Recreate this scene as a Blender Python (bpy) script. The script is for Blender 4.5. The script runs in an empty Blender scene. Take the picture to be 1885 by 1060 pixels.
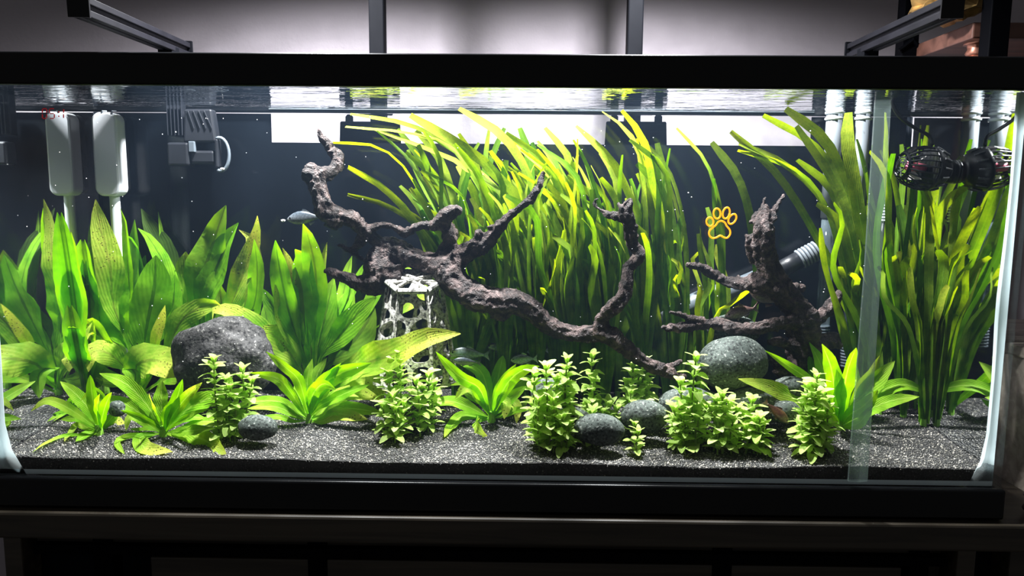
import bpy, bmesh, math, random
import numpy as np
from mathutils import Vector, Matrix, noise
R = random.Random(7)
C = bpy.context.scene.collection
SC = bpy.context.scene

# ------------------------------------------------------------------ camera, world, exposure, lights
F_PX, W_PX, H_PX = 1350.0, 1885.0, 1060.0
CAM = Vector((0.03449, -0.84070, 0.37535))
YAW, PITCH, ROLL = 0.013166, 0.120782, 0.007717
def cam_axes():
    cy, sy, cp, sp = math.cos(YAW), math.sin(YAW), math.cos(PITCH), math.sin(PITCH)
    fw = Vector((-sy * cp, cy * cp, -sp)); r = Vector((cy, sy, 0)); u = r.cross(fw)
    c, s = math.cos(ROLL), math.sin(ROLL)
    return fw, c * r + s * u, -s * r + c * u
FW, RT, UP = cam_axes()
cd = bpy.data.cameras.new('camera'); cam = bpy.data.objects.new('camera', cd); C.objects.link(cam)
cd.sensor_width = 36; cd.lens = F_PX / W_PX * 36; cd.clip_start = 0.01
M = Matrix((RT, UP, -FW)).transposed().to_4x4(); M.translation = CAM
cam.matrix_world = M
SC.camera = cam

def px_per_m(y):                       # picture pixels per metre on the plane Y = y
    return F_PX / (y - CAM.y)
def at(px, py, y):                     # the point at depth Y = y seen at a pixel of the photograph
    d = FW + RT * ((px - W_PX / 2) / F_PX) - UP * ((py - H_PX / 2) / F_PX)
    return CAM + d * ((y - CAM.y) / d.y)

SC.view_settings.view_transform = 'Standard'
SC.view_settings.look = 'None'
SC.view_settings.gamma = 1.0
SC.view_settings.use_curve_mapping = False
SC.view_settings.exposure = 0.0
cyc = SC.cycles
cyc.max_bounces = 10; cyc.transparent_max_bounces = 40; cyc.diffuse_bounces = 3; cyc.glossy_bounces = 4
cyc.transmission_bounces = 4; cyc.volume_bounces = 0
cyc.use_denoising = True
cyc.caustics_reflective = False; cyc.caustics_refractive = False
cyc.sample_clamp_indirect = 4.0

world = bpy.data.worlds.new('world'); SC.world = world; world.use_nodes = True
bg = world.node_tree.nodes['Background']
bg.inputs[0].default_value = (0.92, 0.93, 0.95, 1); bg.inputs[1].default_value = 0.08

def gobo(light, scale, lo, hi, seed):
    """ripples on the water gather the lamp's light into moving bright lines: a pattern in the lamp's beam"""
    light.use_nodes = True; nt = light.node_tree; n = nt.nodes; L = nt.links
    em = n['Emission']
    tc = n.new('ShaderNodeTexCoord'); sp = n.new('ShaderNodeSeparateXYZ'); L.new(tc.outputs['Normal'], sp.inputs[0])
    az = n.new('ShaderNodeMath'); az.operation = 'ABSOLUTE'; L.new(sp.outputs[2], az.inputs[0])
    mx = n.new('ShaderNodeMath'); mx.operation = 'MAXIMUM'; L.new(az.outputs[0], mx.inputs[0]); mx.inputs[1].default_value = 0.05
    dx = n.new('ShaderNodeMath'); dx.operation = 'DIVIDE'; L.new(sp.outputs[0], dx.inputs[0]); L.new(mx.outputs[0], dx.inputs[1])
    dy = n.new('ShaderNodeMath'); dy.operation = 'DIVIDE'; L.new(sp.outputs[1], dy.inputs[0]); L.new(mx.outputs[0], dy.inputs[1])
    cb = n.new('ShaderNodeCombineXYZ'); L.new(dx.outputs[0], cb.inputs[0]); L.new(dy.outputs[0], cb.inputs[1]); cb.inputs[2].default_value = seed
    nz = n.new('ShaderNodeTexNoise'); nz.inputs['Scale'].default_value = scale * 0.5; L.new(cb.outputs[0], nz.inputs['Vector'])
    mxv = n.new('ShaderNodeMixRGB'); mxv.blend_type = 'ADD'; mxv.inputs[0].default_value = 0.35
    L.new(cb.outputs[0], mxv.inputs[1]); L.new(nz.outputs['Color'], mxv.inputs[2])
    vo = n.new('ShaderNodeTexVoronoi'); vo.feature = 'DISTANCE_TO_EDGE'; vo.inputs['Scale'].default_value = scale
    L.new(mxv.outputs[0], vo.inputs['Vector'])
    mr = n.new('ShaderNodeMapRange'); mr.interpolation_type = 'SMOOTHSTEP'
    mr.inputs['From Min'].default_value = 0.0; mr.inputs['From Max'].default_value = 0.20
    mr.inputs['To Min'].default_value = hi; mr.inputs['To Max'].default_value = lo
    L.new(vo.outputs['Distance'], mr.inputs['Value']); L.new(mr.outputs[0], em.inputs['Strength'])

LAMP_Z = 0.80
LAMPS = [(-0.27, 0.145), (0.21, 0.145)]
for i, (lx, ly) in enumerate(LAMPS):
    ld = bpy.data.lights.new('lamp_light', 'SPOT'); lo = bpy.data.objects.new('lamp_light', ld); C.objects.link(lo)
    lo.location = (lx, ly, LAMP_Z); ld.energy = 77; ld.spot_size = math.radians(170); ld.spot_blend = 1.0
    ld.shadow_soft_size = 0.02; ld.color = (0.96, 0.97, 1.0)
    gobo(ld, 7.0, 0.72, 1.9, 3.1 * i)

# ------------------------------------------------------------------ materials
MATS = {}
def nodes_of(name):
    m = bpy.data.materials.new(name); m.use_nodes = True; nt = m.node_tree
    return m, nt, nt.nodes, nt.links, nt.nodes['Principled BSDF']
def ramp(n, stops):
    r = n.new('ShaderNodeValToRGB'); e = r.color_ramp.elements
    while len(e) < len(stops): e.new(0.5)
    for k, (p, c) in enumerate(stops):
        e[k].position = p; e[k].color = (*c, 1) if len(c) == 3 else c
    return r
def simple(name, col, rough=0.5, metal=0.0, spec=0.5, noise_s=0, var=0.25, bump=0.0, bscale=200, emit=None):
    m, nt, n, L, b = nodes_of(name)
    b.inputs['Base Color'].default_value = (*col, 1); b.inputs['Roughness'].default_value = rough
    b.inputs['Metallic'].default_value = metal; b.inputs['Specular IOR Level'].default_value = spec
    tc = n.new('ShaderNodeTexCoord')
    if noise_s:
        nz = n.new('ShaderNodeTexNoise'); nz.inputs['Scale'].default_value = noise_s; nz.inputs['Detail'].default_value = 6
        L.new(tc.outputs['Object'], nz.inputs['Vector'])
        r = ramp(n, [(0.3, tuple(c * (1 - var) for c in col)), (0.7, tuple(min(1, c * (1 + var)) for c in col))])
        L.new(nz.outputs['Fac'], r.inputs[0]); L.new(r.outputs[0], b.inputs['Base Color'])
    if bump:
        nz = n.new('ShaderNodeTexNoise'); nz.inputs['Scale'].default_value = bscale; nz.inputs['Detail'].default_value = 5
        L.new(tc.outputs['Object'], nz.inputs['Vector'])
        bp = n.new('ShaderNodeBump'); bp.inputs['Strength'].default_value = bump; bp.inputs['Distance'].default_value = 0.002
        L.new(nz.outputs['Fac'], bp.inputs['Height']); L.new(bp.outputs[0], b.inputs['Normal'])
    if emit:
        b.inputs['Emission Color'].default_value = (*emit[0], 1); b.inputs['Emission Strength'].default_value = emit[1]
    MATS[name] = m; return m

def wood(name, dark, light, scale=(2, 40, 40), rough=0.5):
    m, nt, n, L, b = nodes_of(name)
    tc = n.new('ShaderNodeTexCoord'); mp = n.new('ShaderNodeMapping'); mp.inputs['Scale'].default_value = scale
    L.new(tc.outputs['Object'], mp.inputs[0])
    nz = n.new('ShaderNodeTexNoise'); nz.inputs['Scale'].default_value = 1.5; nz.inputs['Detail'].default_value = 8; nz.inputs['Distortion'].default_value = 1.2
    L.new(mp.outputs[0], nz.inputs['Vector'])
    r = ramp(n, [(0.35, dark), (0.65, light)]); L.new(nz.outputs['Fac'], r.inputs[0]); L.new(r.outputs[0], b.inputs['Base Color'])
    bp = n.new('ShaderNodeBump'); bp.inputs['Strength'].default_value = 0.2; bp.inputs['Distance'].default_value = 0.001
    L.new(nz.outputs['Fac'], bp.inputs['Height']); L.new(bp.outputs[0], b.inputs['Normal'])
    b.inputs['Roughness'].default_value = rough
    MATS[name] = m; return m

def leaf_mat(name, deep, fresh, vein, yellow, transl=0.45, tip_at=0.75, holes=True):
    """leaf blade: UV x across, UV y along; object properties 'age' (yellowing) and 'tone' (old dark leaves)"""
    m, nt, n, L, b = nodes_of(name); n.remove(b); out = n['Material Output']
    uv = n.new('ShaderNodeUVMap'); sp = n.new('ShaderNodeSeparateXYZ'); L.new(uv.outputs[0], sp.inputs[0])
    tc = n.new('ShaderNodeTexCoord')
    age = n.new('ShaderNodeAttribute'); age.attribute_type = 'OBJECT'; age.attribute_name = 'age'
    tone = n.new('ShaderNodeAttribute'); tone.attribute_type = 'OBJECT'; tone.attribute_name = 'tone'
    def math_(op, a, c, clamp=False):
        k = n.new('ShaderNodeMath'); k.operation = op; k.use_clamp = clamp
        for s, v in ((0, a), (1, c)):
            if isinstance(v, (int, float)): k.inputs[s].default_value = v
            else: L.new(v, k.inputs[s])
        return k.outputs[0]
    nz = n.new('ShaderNodeTexNoise'); nz.inputs['Scale'].default_value = 45; nz.inputs['Detail'].default_value = 4
    L.new(tc.outputs['Object'], nz.inputs['Vector'])
    r1 = ramp(n, [(0.3, deep), (0.7, fresh)]); L.new(nz.outputs['Fac'], r1.inputs[0])
    # midrib and side veins
    cx = math_('ABSOLUTE', math_('SUBTRACT', sp.outputs[0], 0.5), 0.0)
    rib = math_('LESS_THAN', cx, 0.045)
    wv = n.new('ShaderNodeTexWave'); wv.inputs['Scale'].default_value = 1.0; wv.inputs['Distortion'].default_value = 0.6
    mp = n.new('ShaderNodeCombineXYZ'); L.new(math_('SUBTRACT', math_('MULTIPLY', sp.outputs[1], 3.2), math_('MULTIPLY', cx, 2.6)), mp.inputs[0])
    L.new(mp.outputs[0], wv.inputs['Vector'])
    veinf = math_('MULTIPLY', math_('POWER', wv.outputs['Fac'], 6.0), 0.05)
    mv = n.new('ShaderNodeMixRGB'); L.new(math_('MAXIMUM', math_('MULTIPLY', rib, 0.75), veinf), mv.inputs[0]); L.new(r1.outputs[0], mv.inputs[1]); mv.inputs[2].default_value = (*vein, 1)
    # yellowing towards the tip of old leaves, with fine mottling
    nf = n.new('ShaderNodeTexNoise'); nf.inputs['Scale'].default_value = 420; nf.inputs['Detail'].default_value = 3
    L.new(tc.outputs['Object'], nf.inputs['Vector'])
    tipf = math_('POWER', sp.outputs[1], 2.0)
    yf = math_('MULTIPLY', age.outputs['Fac'], math_('ADD', math_('MULTIPLY', tipf, 1.1), math_('SUBTRACT', math_('MULTIPLY', nz.outputs['Fac'], 1.6), 0.75)), True)
    my = n.new('ShaderNodeMixRGB'); L.new(math_('MULTIPLY', yf, math_('ADD', math_('MULTIPLY', nf.outputs['Fac'], 1.2), 0.3), True), my.inputs[0]); L.new(mv.outputs[0], my.inputs[1]); my.inputs[2].default_value = (*yellow, 1)
    # brown pin-holes on old leaves
    vo = n.new('ShaderNodeTexVoronoi'); vo.inputs['Scale'].default_value = 260; L.new(tc.outputs['Object'], vo.inputs['Vector'])
    hole = math_('MULTIPLY', math_('LESS_THAN', vo.outputs['Distance'], 0.22), math_('GREATER_THAN', math_('MULTIPLY', yf, nz.outputs['Fac']), 0.30 if holes else 9.0))
    mh = n.new('ShaderNodeMixRGB'); L.new(math_('MULTIPLY', hole, 0.85), mh.inputs[0]); L.new(my.outputs[0], mh.inputs[1]); mh.inputs[2].default_value = (0.035, 0.022, 0.008, 1)
    md = n.new('ShaderNodeMixRGB'); L.new(tone.outputs['Fac'], md.inputs[0]); L.new(mh.outputs[0], md.inputs[1]); md.inputs[2].default_value = (0.020, 0.042, 0.010, 1)
    pr = n.new('ShaderNodeBsdfPrincipled'); pr.inputs['Roughness'].default_value = 0.5; pr.inputs['Specular IOR Level'].default_value = 0.08
    L.new(md.outputs[0], pr.inputs['Base Color'])
    bp = n.new('ShaderNodeBump'); bp.inputs['Strength'].default_value = 0.4; bp.inputs['Distance'].default_value = 0.003
    L.new(math_('ADD', math_('MULTIPLY', wv.outputs['Fac'], 0.12), nz.outputs['Fac']), bp.inputs['Height']); L.new(bp.outputs[0], pr.inputs['Normal'])
    tr = n.new('ShaderNodeBsdfTranslucent')
    hs = n.new('ShaderNodeHueSaturation'); hs.inputs['Saturation'].default_value = 1.1; hs.inputs['Value'].default_value = 1.7
    L.new(md.outputs[0], hs.inputs['Color']); L.new(hs.outputs[0], tr.inputs['Color'])
    ms = n.new('ShaderNodeMixShader'); ms.inputs[0].default_value = transl
    L.new(pr.outputs[0], ms.inputs[1]); L.new(tr.outputs[0], ms.inputs[2]); L.new(ms.outputs[0], out.inputs['Surface'])
    MATS[name] = m; return m

leaf_mat('sword_leaf', (0.105, 0.34, 0.010), (0.25, 0.58, 0.020), (0.04, 0.16, 0.006), (0.66, 0.64, 0.12), 0.52)
leaf_mat('bright_leaf', (0.15, 0.40, 0.014), (0.29, 0.58, 0.026), (0.42, 0.68, 0.10), (0.62, 0.64, 0.12))
leaf_mat('ribbon_leaf', (0.050, 0.150, 0.010), (0.12, 0.28, 0.014), (0.13, 0.30, 0.03), (0.46, 0.50, 0.045), 0.45, holes=False)
leaf_mat('stem_leaf', (0.28, 0.48, 0.07), (0.47, 0.63, 0.17), (0.52, 0.66, 0.22), (0.72, 0.75, 0.38), 0.40, holes=False)
simple('petiole', (0.20, 0.42, 0.04), 0.5)
simple('plant_stem', (0.16, 0.24, 0.04), 0.6, noise_s=60)
simple('black_plastic', (0.0030, 0.0034, 0.0040), 0.28, spec=0.3, bump=0.03, bscale=400)
simple('black_film', (0.0032, 0.0050, 0.0082), 0.6, spec=0.06, noise_s=9, var=0.15)
simple('black_metal', (0.0010, 0.0012, 0.0020), 0.65, spec=0.04)
simple('anodised', (0.0035, 0.0035, 0.0050), 0.6, spec=0.05, noise_s=30, var=0.2)
simple('dark_grey_plastic', (0.008, 0.009, 0.012), 0.4, noise_s=40)
simple('grey_plastic', (0.10, 0.12, 0.14), 0.4, noise_s=30)
simple('pale_plastic', (0.62, 0.66, 0.70), 0.4, noise_s=20, var=0.06)
simple('white_plastic', (0.86, 0.88, 0.92), 0.35)
simple('silver_plastic', (0.17, 0.19, 0.21), 0.35, noise_s=20, var=0.1)
simple('rotor_pink', (0.55, 0.10, 0.16), 0.4)
simple('rotor_white', (0.75, 0.70, 0.68), 0.4)
simple('gold_weave', (0.42, 0.26, 0.09), 0.4, metal=0.5, noise_s=60, var=0.5, bump=0.4, bscale=80)
simple('copper', (0.35, 0.15, 0.10), 0.35, metal=0.7, noise_s=40)
simple('reflected_neon', (0.9, 0.4, 0.02), 0.4, emit=((1.0, 0.42, 0.02), 1.4))  # glow that stands for the paw's reflection in the front glass
simple('reflected_led', (0.3, 0.01, 0.01), 0.4, emit=((0.6, 0.006, 0.012), 0.22))  # glow that stands for the reflected red time digits
simple('eye_black', (0.01, 0.01, 0.01), 0.15)
simple('wicker', (0.018, 0.013, 0.010), 0.7, noise_s=80, var=0.5)
wood('stand_wood', (0.024, 0.019, 0.013), (0.055, 0.044, 0.030))
wood('shelf_wood', (0.07, 0.03, 0.02), (0.16, 0.07, 0.05), (3, 20, 20))
wood('pale_wood', (0.20, 0.17, 0.14), (0.34, 0.30, 0.25))

def wall_mat():
    m = simple('wall_paint', (0.47, 0.425, 0.465), 0.8, spec=0.2, noise_s=3, var=0.03, bump=0.25, bscale=130)
    return m
wall_mat()
simple('floor_dark', (0.05, 0.045, 0.04), 0.6, noise_s=5)

def lattice_mat():
    m, nt, n, L, b = nodes_of('lattice_resin')
    tc = n.new('ShaderNodeTexCoord'); nz = n.new('ShaderNodeTexNoise'); nz.inputs['Scale'].default_value = 260; nz.inputs['Detail'].default_value = 5
    L.new(tc.outputs['Object'], nz.inputs['Vector'])
    r = ramp(n, [(0.36, (0.05, 0.047, 0.04)), (0.5, (0.36, 0.35, 0.31)), (0.7, (0.64, 0.62, 0.57))])
    L.new(nz.outputs['Fac'], r.inputs[0]); L.new(r.outputs[0], b.inputs['Base Color']); b.inputs['Roughness'].default_value = 0.8
    bp = n.new('ShaderNodeBump'); bp.inputs['Strength'].default_value = 0.5; bp.inputs['Distance'].default_value = 0.001
    L.new(nz.outputs['Fac'], bp.inputs['Height']); L.new(bp.outputs[0], b.inputs['Normal'])
    MATS['lattice_resin'] = m
lattice_mat()

def rock_mat(name, a, bcol, speck, sc=330, bump=0.5):
    m, nt, n, L, b = nodes_of(name)
    tc = n.new('ShaderNodeTexCoord')
    nz = n.new('ShaderNodeTexNoise'); nz.inputs['Scale'].default_value = 18; nz.inputs['Detail'].default_value = 8
    L.new(tc.outputs['Object'], nz.inputs['Vector'])
    r = ramp(n, [(0.3, a), (0.7, bcol)]); L.new(nz.outputs['Fac'], r.inputs[0])
    nf = n.new('ShaderNodeTexNoise'); nf.inputs['Scale'].default_value = sc; nf.inputs['Detail'].default_value = 4; L.new(tc.outputs['Object'], nf.inputs['Vector'])
    r2 = ramp(n, [(0.36, (0.12, 0.12, 0.12)), (0.46, (0.9, 0.9, 0.9)), (0.58, (1, 1, 1))]); L.new(nf.outputs['Fac'], r2.inputs[0])
    mu = n.new('ShaderNodeMixRGB'); mu.blend_type = 'MULTIPLY'; mu.inputs[0].default_value = 1; L.new(r.outputs[0], mu.inputs[1]); L.new(r2.outputs[0], mu.inputs[2])
    r3 = ramp(n, [(0.62, (0, 0, 0)), (0.70, (1, 1, 1))]); L.new(nf.outputs['Fac'], r3.inputs[0])
    ms = n.new('ShaderNodeMixRGB'); L.new(r3.outputs[0], ms.inputs[0]); L.new(mu.outputs[0], ms.inputs[1]); ms.inputs[2].default_value = (*speck, 1)
    L.new(ms.outputs[0], b.inputs['Base Color']); b.inputs['Roughness'].default_value = 0.7; b.inputs['Specular IOR Level'].default_value = 0.25
    bp = n.new('ShaderNodeBump'); bp.inputs['Strength'].default_value = bump; bp.inputs['Distance'].default_value = 0.0012
    L.new(nf.outputs['Fac'], bp.inputs['Height']); L.new(bp.outputs[0], b.inputs['Normal'])
    MATS[name] = m
rock_mat('river_stone', (0.045, 0.058, 0.050), (0.095, 0.112, 0.098), (0.36, 0.38, 0.34))
rock_mat('lava_stone', (0.035, 0.034, 0.033), (0.075, 0.072, 0.070), (0.30, 0.29, 0.27), 230, 1.0)

def driftwood_mat():
    m, nt, n, L, b = nodes_of('driftwood')
    tc = n.new('ShaderNodeTexCoord')
    nz = n.new('ShaderNodeTexNoise'); nz.inputs['Scale'].default_value = 38; nz.inputs['Detail'].default_value = 9; nz.inputs['Distortion'].default_value = 2.2
    L.new(tc.outputs['Object'], nz.inputs['Vector'])
    r = ramp(n, [(0.28, (0.008, 0.005, 0.005)), (0.47, (0.026, 0.017, 0.015)), (0.62, (0.095, 0.065, 0.060)), (0.8, (0.24, 0.175, 0.16))])
    L.new(nz.outputs['Fac'], r.inputs[0]); L.new(r.outputs[0], b.inputs['Base Color'])
    b.inputs['Roughness'].default_value = 0.6; b.inputs['Specular IOR Level'].default_value = 0.3
    wv = n.new('ShaderNodeTexNoise'); wv.inputs['Scale'].default_value = 120; wv.inputs['Detail'].default_value = 6; wv.inputs['Distortion'].default_value = 3
    L.new(tc.outputs['Object'], wv.inputs['Vector'])
    bp = n.new('ShaderNodeBump'); bp.inputs['Strength'].default_value = 1.0; bp.inputs['Distance'].default_value = 0.005
    L.new(wv.outputs['Fac'], bp.inputs['Height']); L.new(bp.outputs[0], b.inputs['Normal'])
    MATS['driftwood'] = m
driftwood_mat()

def gravel_mat():
    m, nt, n, L, b = nodes_of('gravel_grains')
    at_ = n.new('ShaderNodeAttribute'); at_.attribute_name = 'shade'
    r = ramp(n, [(0.0, (0.010, 0.010, 0.010)), (0.45, (0.024, 0.023, 0.021)), (0.75, (0.075, 0.070, 0.063)), (0.93, (0.26, 0.24, 0.20)), (1.0, (0.62, 0.57, 0.49))])
    L.new(at_.outputs['Fac'], r.inputs[0]); L.new(r.outputs[0], b.inputs['Base Color']); b.inputs['Roughness'].default_value = 0.35
    MATS['gravel_grains'] = m
gravel_mat()
simple('gravel_bed', (0.014, 0.013, 0.012), 0.8, noise_s=350, var=0.9, bump=0.6, bscale=300)

def fish_mat(name, back, flank, belly):
    m, nt, n, L, b = nodes_of(name)
    tc = n.new('ShaderNodeTexCoord'); sp = n.new('ShaderNodeSeparateXYZ'); L.new(tc.outputs['Generated'], sp.inputs[0])
    r = ramp(n, [(0.2, belly), (0.5, flank), (0.8, back)]); L.new(sp.outputs[2], r.inputs[0])
    vo = n.new('ShaderNodeTexVoronoi'); vo.inputs['Scale'].default_value = 420; L.new(tc.outputs['Object'], vo.inputs['Vector'])
    r2 = ramp(n, [(0.2, (1, 1, 1)), (0.7, (0.45, 0.45, 0.45))]); L.new(vo.outputs['Distance'], r2.inputs[0])
    mu = n.new('ShaderNodeMixRGB'); mu.blend_type = 'MULTIPLY'; mu.inputs[0].default_value = 0.7; L.new(r.outputs[0], mu.inputs[1]); L.new(r2.outputs[0], mu.inputs[2])
    L.new(mu.outputs[0], b.inputs['Base Color']); b.inputs['Roughness'].default_value = 0.3; b.inputs['Metallic'].default_value = 0.25
    MATS[name] = m
fish_mat('fish_silver', (0.08, 0.10, 0.12), (0.16, 0.18, 0.20), (0.24, 0.25, 0.22))
fish_mat('fish_green', (0.11, 0.14, 0.14), (0.22, 0.34, 0.30), (0.40, 0.48, 0.42))
fish_mat('fish_pink', (0.16, 0.09, 0.08), (0.36, 0.27, 0.26), (0.46, 0.42, 0.38))
fish_mat('fish_brown', (0.10, 0.05, 0.04), (0.20, 0.13, 0.11), (0.25, 0.23, 0.20))
fish_mat('fish_red', (0.07, 0.03, 0.02), (0.17, 0.07, 0.045), (0.26, 0.18, 0.15))

def clear_mat(name, tint, refl, alpha_col=None, alpha=0.0):
    m, nt, n, L, b = nodes_of(name); n.remove(b); out = n['Material Output']
    t = n.new('ShaderNodeBsdfTransparent'); t.inputs[0].default_value = (*tint, 1)
    g = n.new('ShaderNodeBsdfGlossy'); g.inputs['Roughness'].default_value = 0.02
    lw = n.new('ShaderNodeLayerWeight'); lw.inputs['Blend'].default_value = 0.5
    mr = n.new('ShaderNodeMapRange'); mr.inputs['From Min'].default_value = 0.3; mr.inputs['To Min'].default_value = refl; mr.inputs['To Max'].default_value = 0.6
    L.new(lw.outputs['Facing'], mr.inputs['Value'])
    s = n.new('ShaderNodeMixShader'); L.new(mr.outputs[0], s.inputs[0]); L.new(t.outputs[0], s.inputs[1]); L.new(g.outputs[0], s.inputs[2])
    last = s
    if alpha_col:
        d = n.new('ShaderNodeBsdfDiffuse'); d.inputs[0].default_value = (*alpha_col, 1)
        tl = n.new('ShaderNodeBsdfTranslucent'); tl.inputs[0].default_value = (*alpha_col, 1)
        dm = n.new('ShaderNodeMixShader'); dm.inputs[0].default_value = 0.5; L.new(d.outputs[0], dm.inputs[1]); L.new(tl.outputs[0], dm.inputs[2])
        s2 = n.new('ShaderNodeMixShader'); s2.inputs[0].default_value = alpha; L.new(s.outputs[0], s2.inputs[1]); L.new(dm.outputs[0], s2.inputs[2]); last = s2
    L.new(last.outputs[0], out.inputs['Surface'])
    MATS[name] = m
clear_mat('glass', (0.985, 0.995, 0.99), 0.012)
clear_mat('clear_tube', (0.86, 0.92, 0.93), 0.05, (0.35, 0.45, 0.5), 0.22)
clear_mat('reflected_strip', (0.97, 0.98, 0.98), 0.02, (0.50, 0.64, 0.61), 0.24)  # see-through body for the pale strip mirrored in the front glass
def seam_mat():
    m, nt, n, L, b = nodes_of('silicone'); n.remove(b); out = n['Material Output']
    d = n.new('ShaderNodeBsdfDiffuse'); d.inputs[0].default_value = (0.80, 0.90, 0.90, 1)
    t = n.new('ShaderNodeBsdfTranslucent'); t.inputs[0].default_value = (0.80, 0.92, 0.95, 1)
    s = n.new('ShaderNodeMixShader'); s.inputs[0].default_value = 0.55; L.new(d.outputs[0], s.inputs[1]); L.new(t.outputs[0], s.inputs[2]); L.new(s.outputs[0], out.inputs['Surface'])
    MATS['silicone'] = m
seam_mat()
simple('silicone_bead', (0.78, 0.90, 0.95), 0.4, noise_s=12, var=0.08)

def water_mat():
    """top and end faces: clear when looked through steeply, a full mirror from below at a grazing angle, rippled;
    the body of the water scatters a little bluish light"""
    m, nt, n, L, b = nodes_of('water'); n.remove(b); out = n['Material Output']
    t = n.new('ShaderNodeBsdfTransparent'); g = n.new('ShaderNodeBsdfGlossy'); g.inputs['Roughness'].default_value = 0.03
    g.inputs[0].default_value = (0.93, 0.96, 0.97, 1)
    geo = n.new('ShaderNodeNewGeometry'); sp = n.new('ShaderNodeSeparateXYZ'); L.new(geo.outputs['True Normal'], sp.inputs[0])
    ay = n.new('ShaderNodeMath'); ay.operation = 'ABSOLUTE'; L.new(sp.outputs[1], ay.inputs[0])
    fr = n.new('ShaderNodeMath'); fr.operation = 'LESS_THAN'; L.new(ay.outputs[0], fr.inputs[0]); fr.inputs[1].default_value = 0.5
    az = n.new('ShaderNodeMath'); az.operation = 'ABSOLUTE'; L.new(sp.outputs[2], az.inputs[0])
    lw = n.new('ShaderNodeLayerWeight'); lw.inputs['Blend'].default_value = 0.5
    mr = n.new('ShaderNodeMapRange'); mr.interpolation_type = 'SMOOTHSTEP'
    mr.inputs['From Min'].default_value = 0.42; mr.inputs['From Max'].default_value = 0.60; mr.inputs['To Min'].default_value = 0.02; mr.inputs['To Max'].default_value = 0.96
    L.new(lw.outputs['Facing'], mr.inputs['Value'])
    mr2 = n.new('ShaderNodeMapRange'); mr2.interpolation_type = 'SMOOTHSTEP'   # end faces behind the glass
    mr2.inputs['From Min'].default_value = 0.16; mr2.inputs['From Max'].default_value = 0.30; mr2.inputs['To Min'].default_value = 0.02; mr2.inputs['To Max'].default_value = 0.97
    L.new(lw.outputs['Facing'], mr2.inputs['Value'])
    top = n.new('ShaderNodeMath'); top.operation = 'GREATER_THAN'; L.new(az.outputs[0], top.inputs[0]); top.inputs[1].default_value = 0.5
    mx = n.new('ShaderNodeMixRGB'); L.new(top.outputs[0], mx.inputs[0]); L.new(mr2.outputs[0], mx.inputs[1]); L.new(mr.outputs[0], mx.inputs[2])
    f = n.new('ShaderNodeMath'); f.operation = 'MULTIPLY'; L.new(mx.outputs[0], f.inputs[0]); L.new(fr.outputs[0], f.inputs[1])
    tc = n.new('ShaderNodeTexCoord'); mp = n.new('ShaderNodeMapping'); mp.inputs['Scale'].default_value = (13, 48, 1); L.new(tc.outputs['Object'], mp.inputs[0])
    nz = n.new('ShaderNodeTexNoise'); nz.inputs['Scale'].default_value = 1; nz.inputs['Detail'].default_value = 3; nz.inputs['Distortion'].default_value = 0.6; L.new(mp.outputs[0], nz.inputs['Vector'])
    bs = n.new('ShaderNodeMath'); bs.operation = 'MULTIPLY'; L.new(top.outputs[0], bs.inputs[0]); bs.inputs[1].default_value = 0.55
    bp = n.new('ShaderNodeBump'); bp.inputs['Distance'].default_value = 0.004; L.new(bs.outputs[0], bp.inputs['Strength']); L.new(nz.outputs['Fac'], bp.inputs['Height'])
    L.new(bp.outputs[0], g.inputs['Normal'])
    s = n.new('ShaderNodeMixShader'); L.new(f.outputs[0], s.inputs[0]); L.new(t.outputs[0], s.inputs[1]); L.new(g.outputs[0], s.inputs[2])
    L.new(s.outputs[0], out.inputs['Surface'])
    vs = n.new('ShaderNodeVolumeScatter'); vs.inputs['Color'].default_value = (0.45, 0.66, 1.0, 1); vs.inputs['Density'].default_value = WATER_DENSITY; vs.inputs['Anisotropy'].default_value = 0.1
    L.new(vs.outputs[0], out.inputs['Volume'])
    MATS['water'] = m
WATER_DENSITY = 0.048
water_mat()

# ------------------------------------------------------------------ helpers
def link(name, verts, faces, mat, parent=None, smooth=False, uvs=None, bevel=0.0, mats=None, fmat=None):
    """one mesh object from world-space vertices; its origin is its parent's place (or the middle of its base)"""
    V = np.asarray(verts, dtype=float).reshape(-1, 3)
    if parent is not None: o0 = np.array(parent_world(parent))
    else: o0 = np.array([(V[:, 0].min() + V[:, 0].max()) / 2, (V[:, 1].min() + V[:, 1].max()) / 2, V[:, 2].min()])
    me = bpy.data.meshes.new(name); me.from_pydata((V - o0).tolist(), [], faces)
    for mm in (mats or [mat]): me.materials.append(MATS[mm])
    if fmat: me.polygons.foreach_set('material_index', fmat)
    if smooth: me.polygons.foreach_set('use_smooth', [True] * len(me.polygons))
    if uvs is not None:
        ul = me.uv_layers.new(name='UVMap')
        li = np.zeros(len(me.loops), dtype=np.int32); me.loops.foreach_get('vertex_index', li)
        ul.data.foreach_set('uv', np.asarray(uvs, dtype=np.float32)[li].ravel())
    me.update()
    o = bpy.data.objects.new(name, me); C.objects.link(o)
    if parent is not None: o.parent = parent
    else: o.location = o0
    if bevel:
        b = o.modifiers.new('edge', 'BEVEL'); b.width = bevel; b.segments = 2; b.limit_method = 'ANGLE'; b.angle_limit = math.radians(40)
    return o
def parent_world(p):
    v = Vector(p.location)
    while p.parent is not None: p = p.parent; v = v + Vector(p.location)
    return v
def thing(name, label, cat, loc, group=None):
    o = bpy.data.objects.new(name, None); C.objects.link(o); o.location = loc; o.empty_display_size = 0.02
    return tag(o, label, cat, group)
def tag(o, label, cat, group=None, kind=None):
    o['label'] = label; o['category'] = cat
    if group: o['group'] = group
    if kind: o['kind'] = kind
    return o
def struct(o):
    o['kind'] = 'structure'; return o

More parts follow.
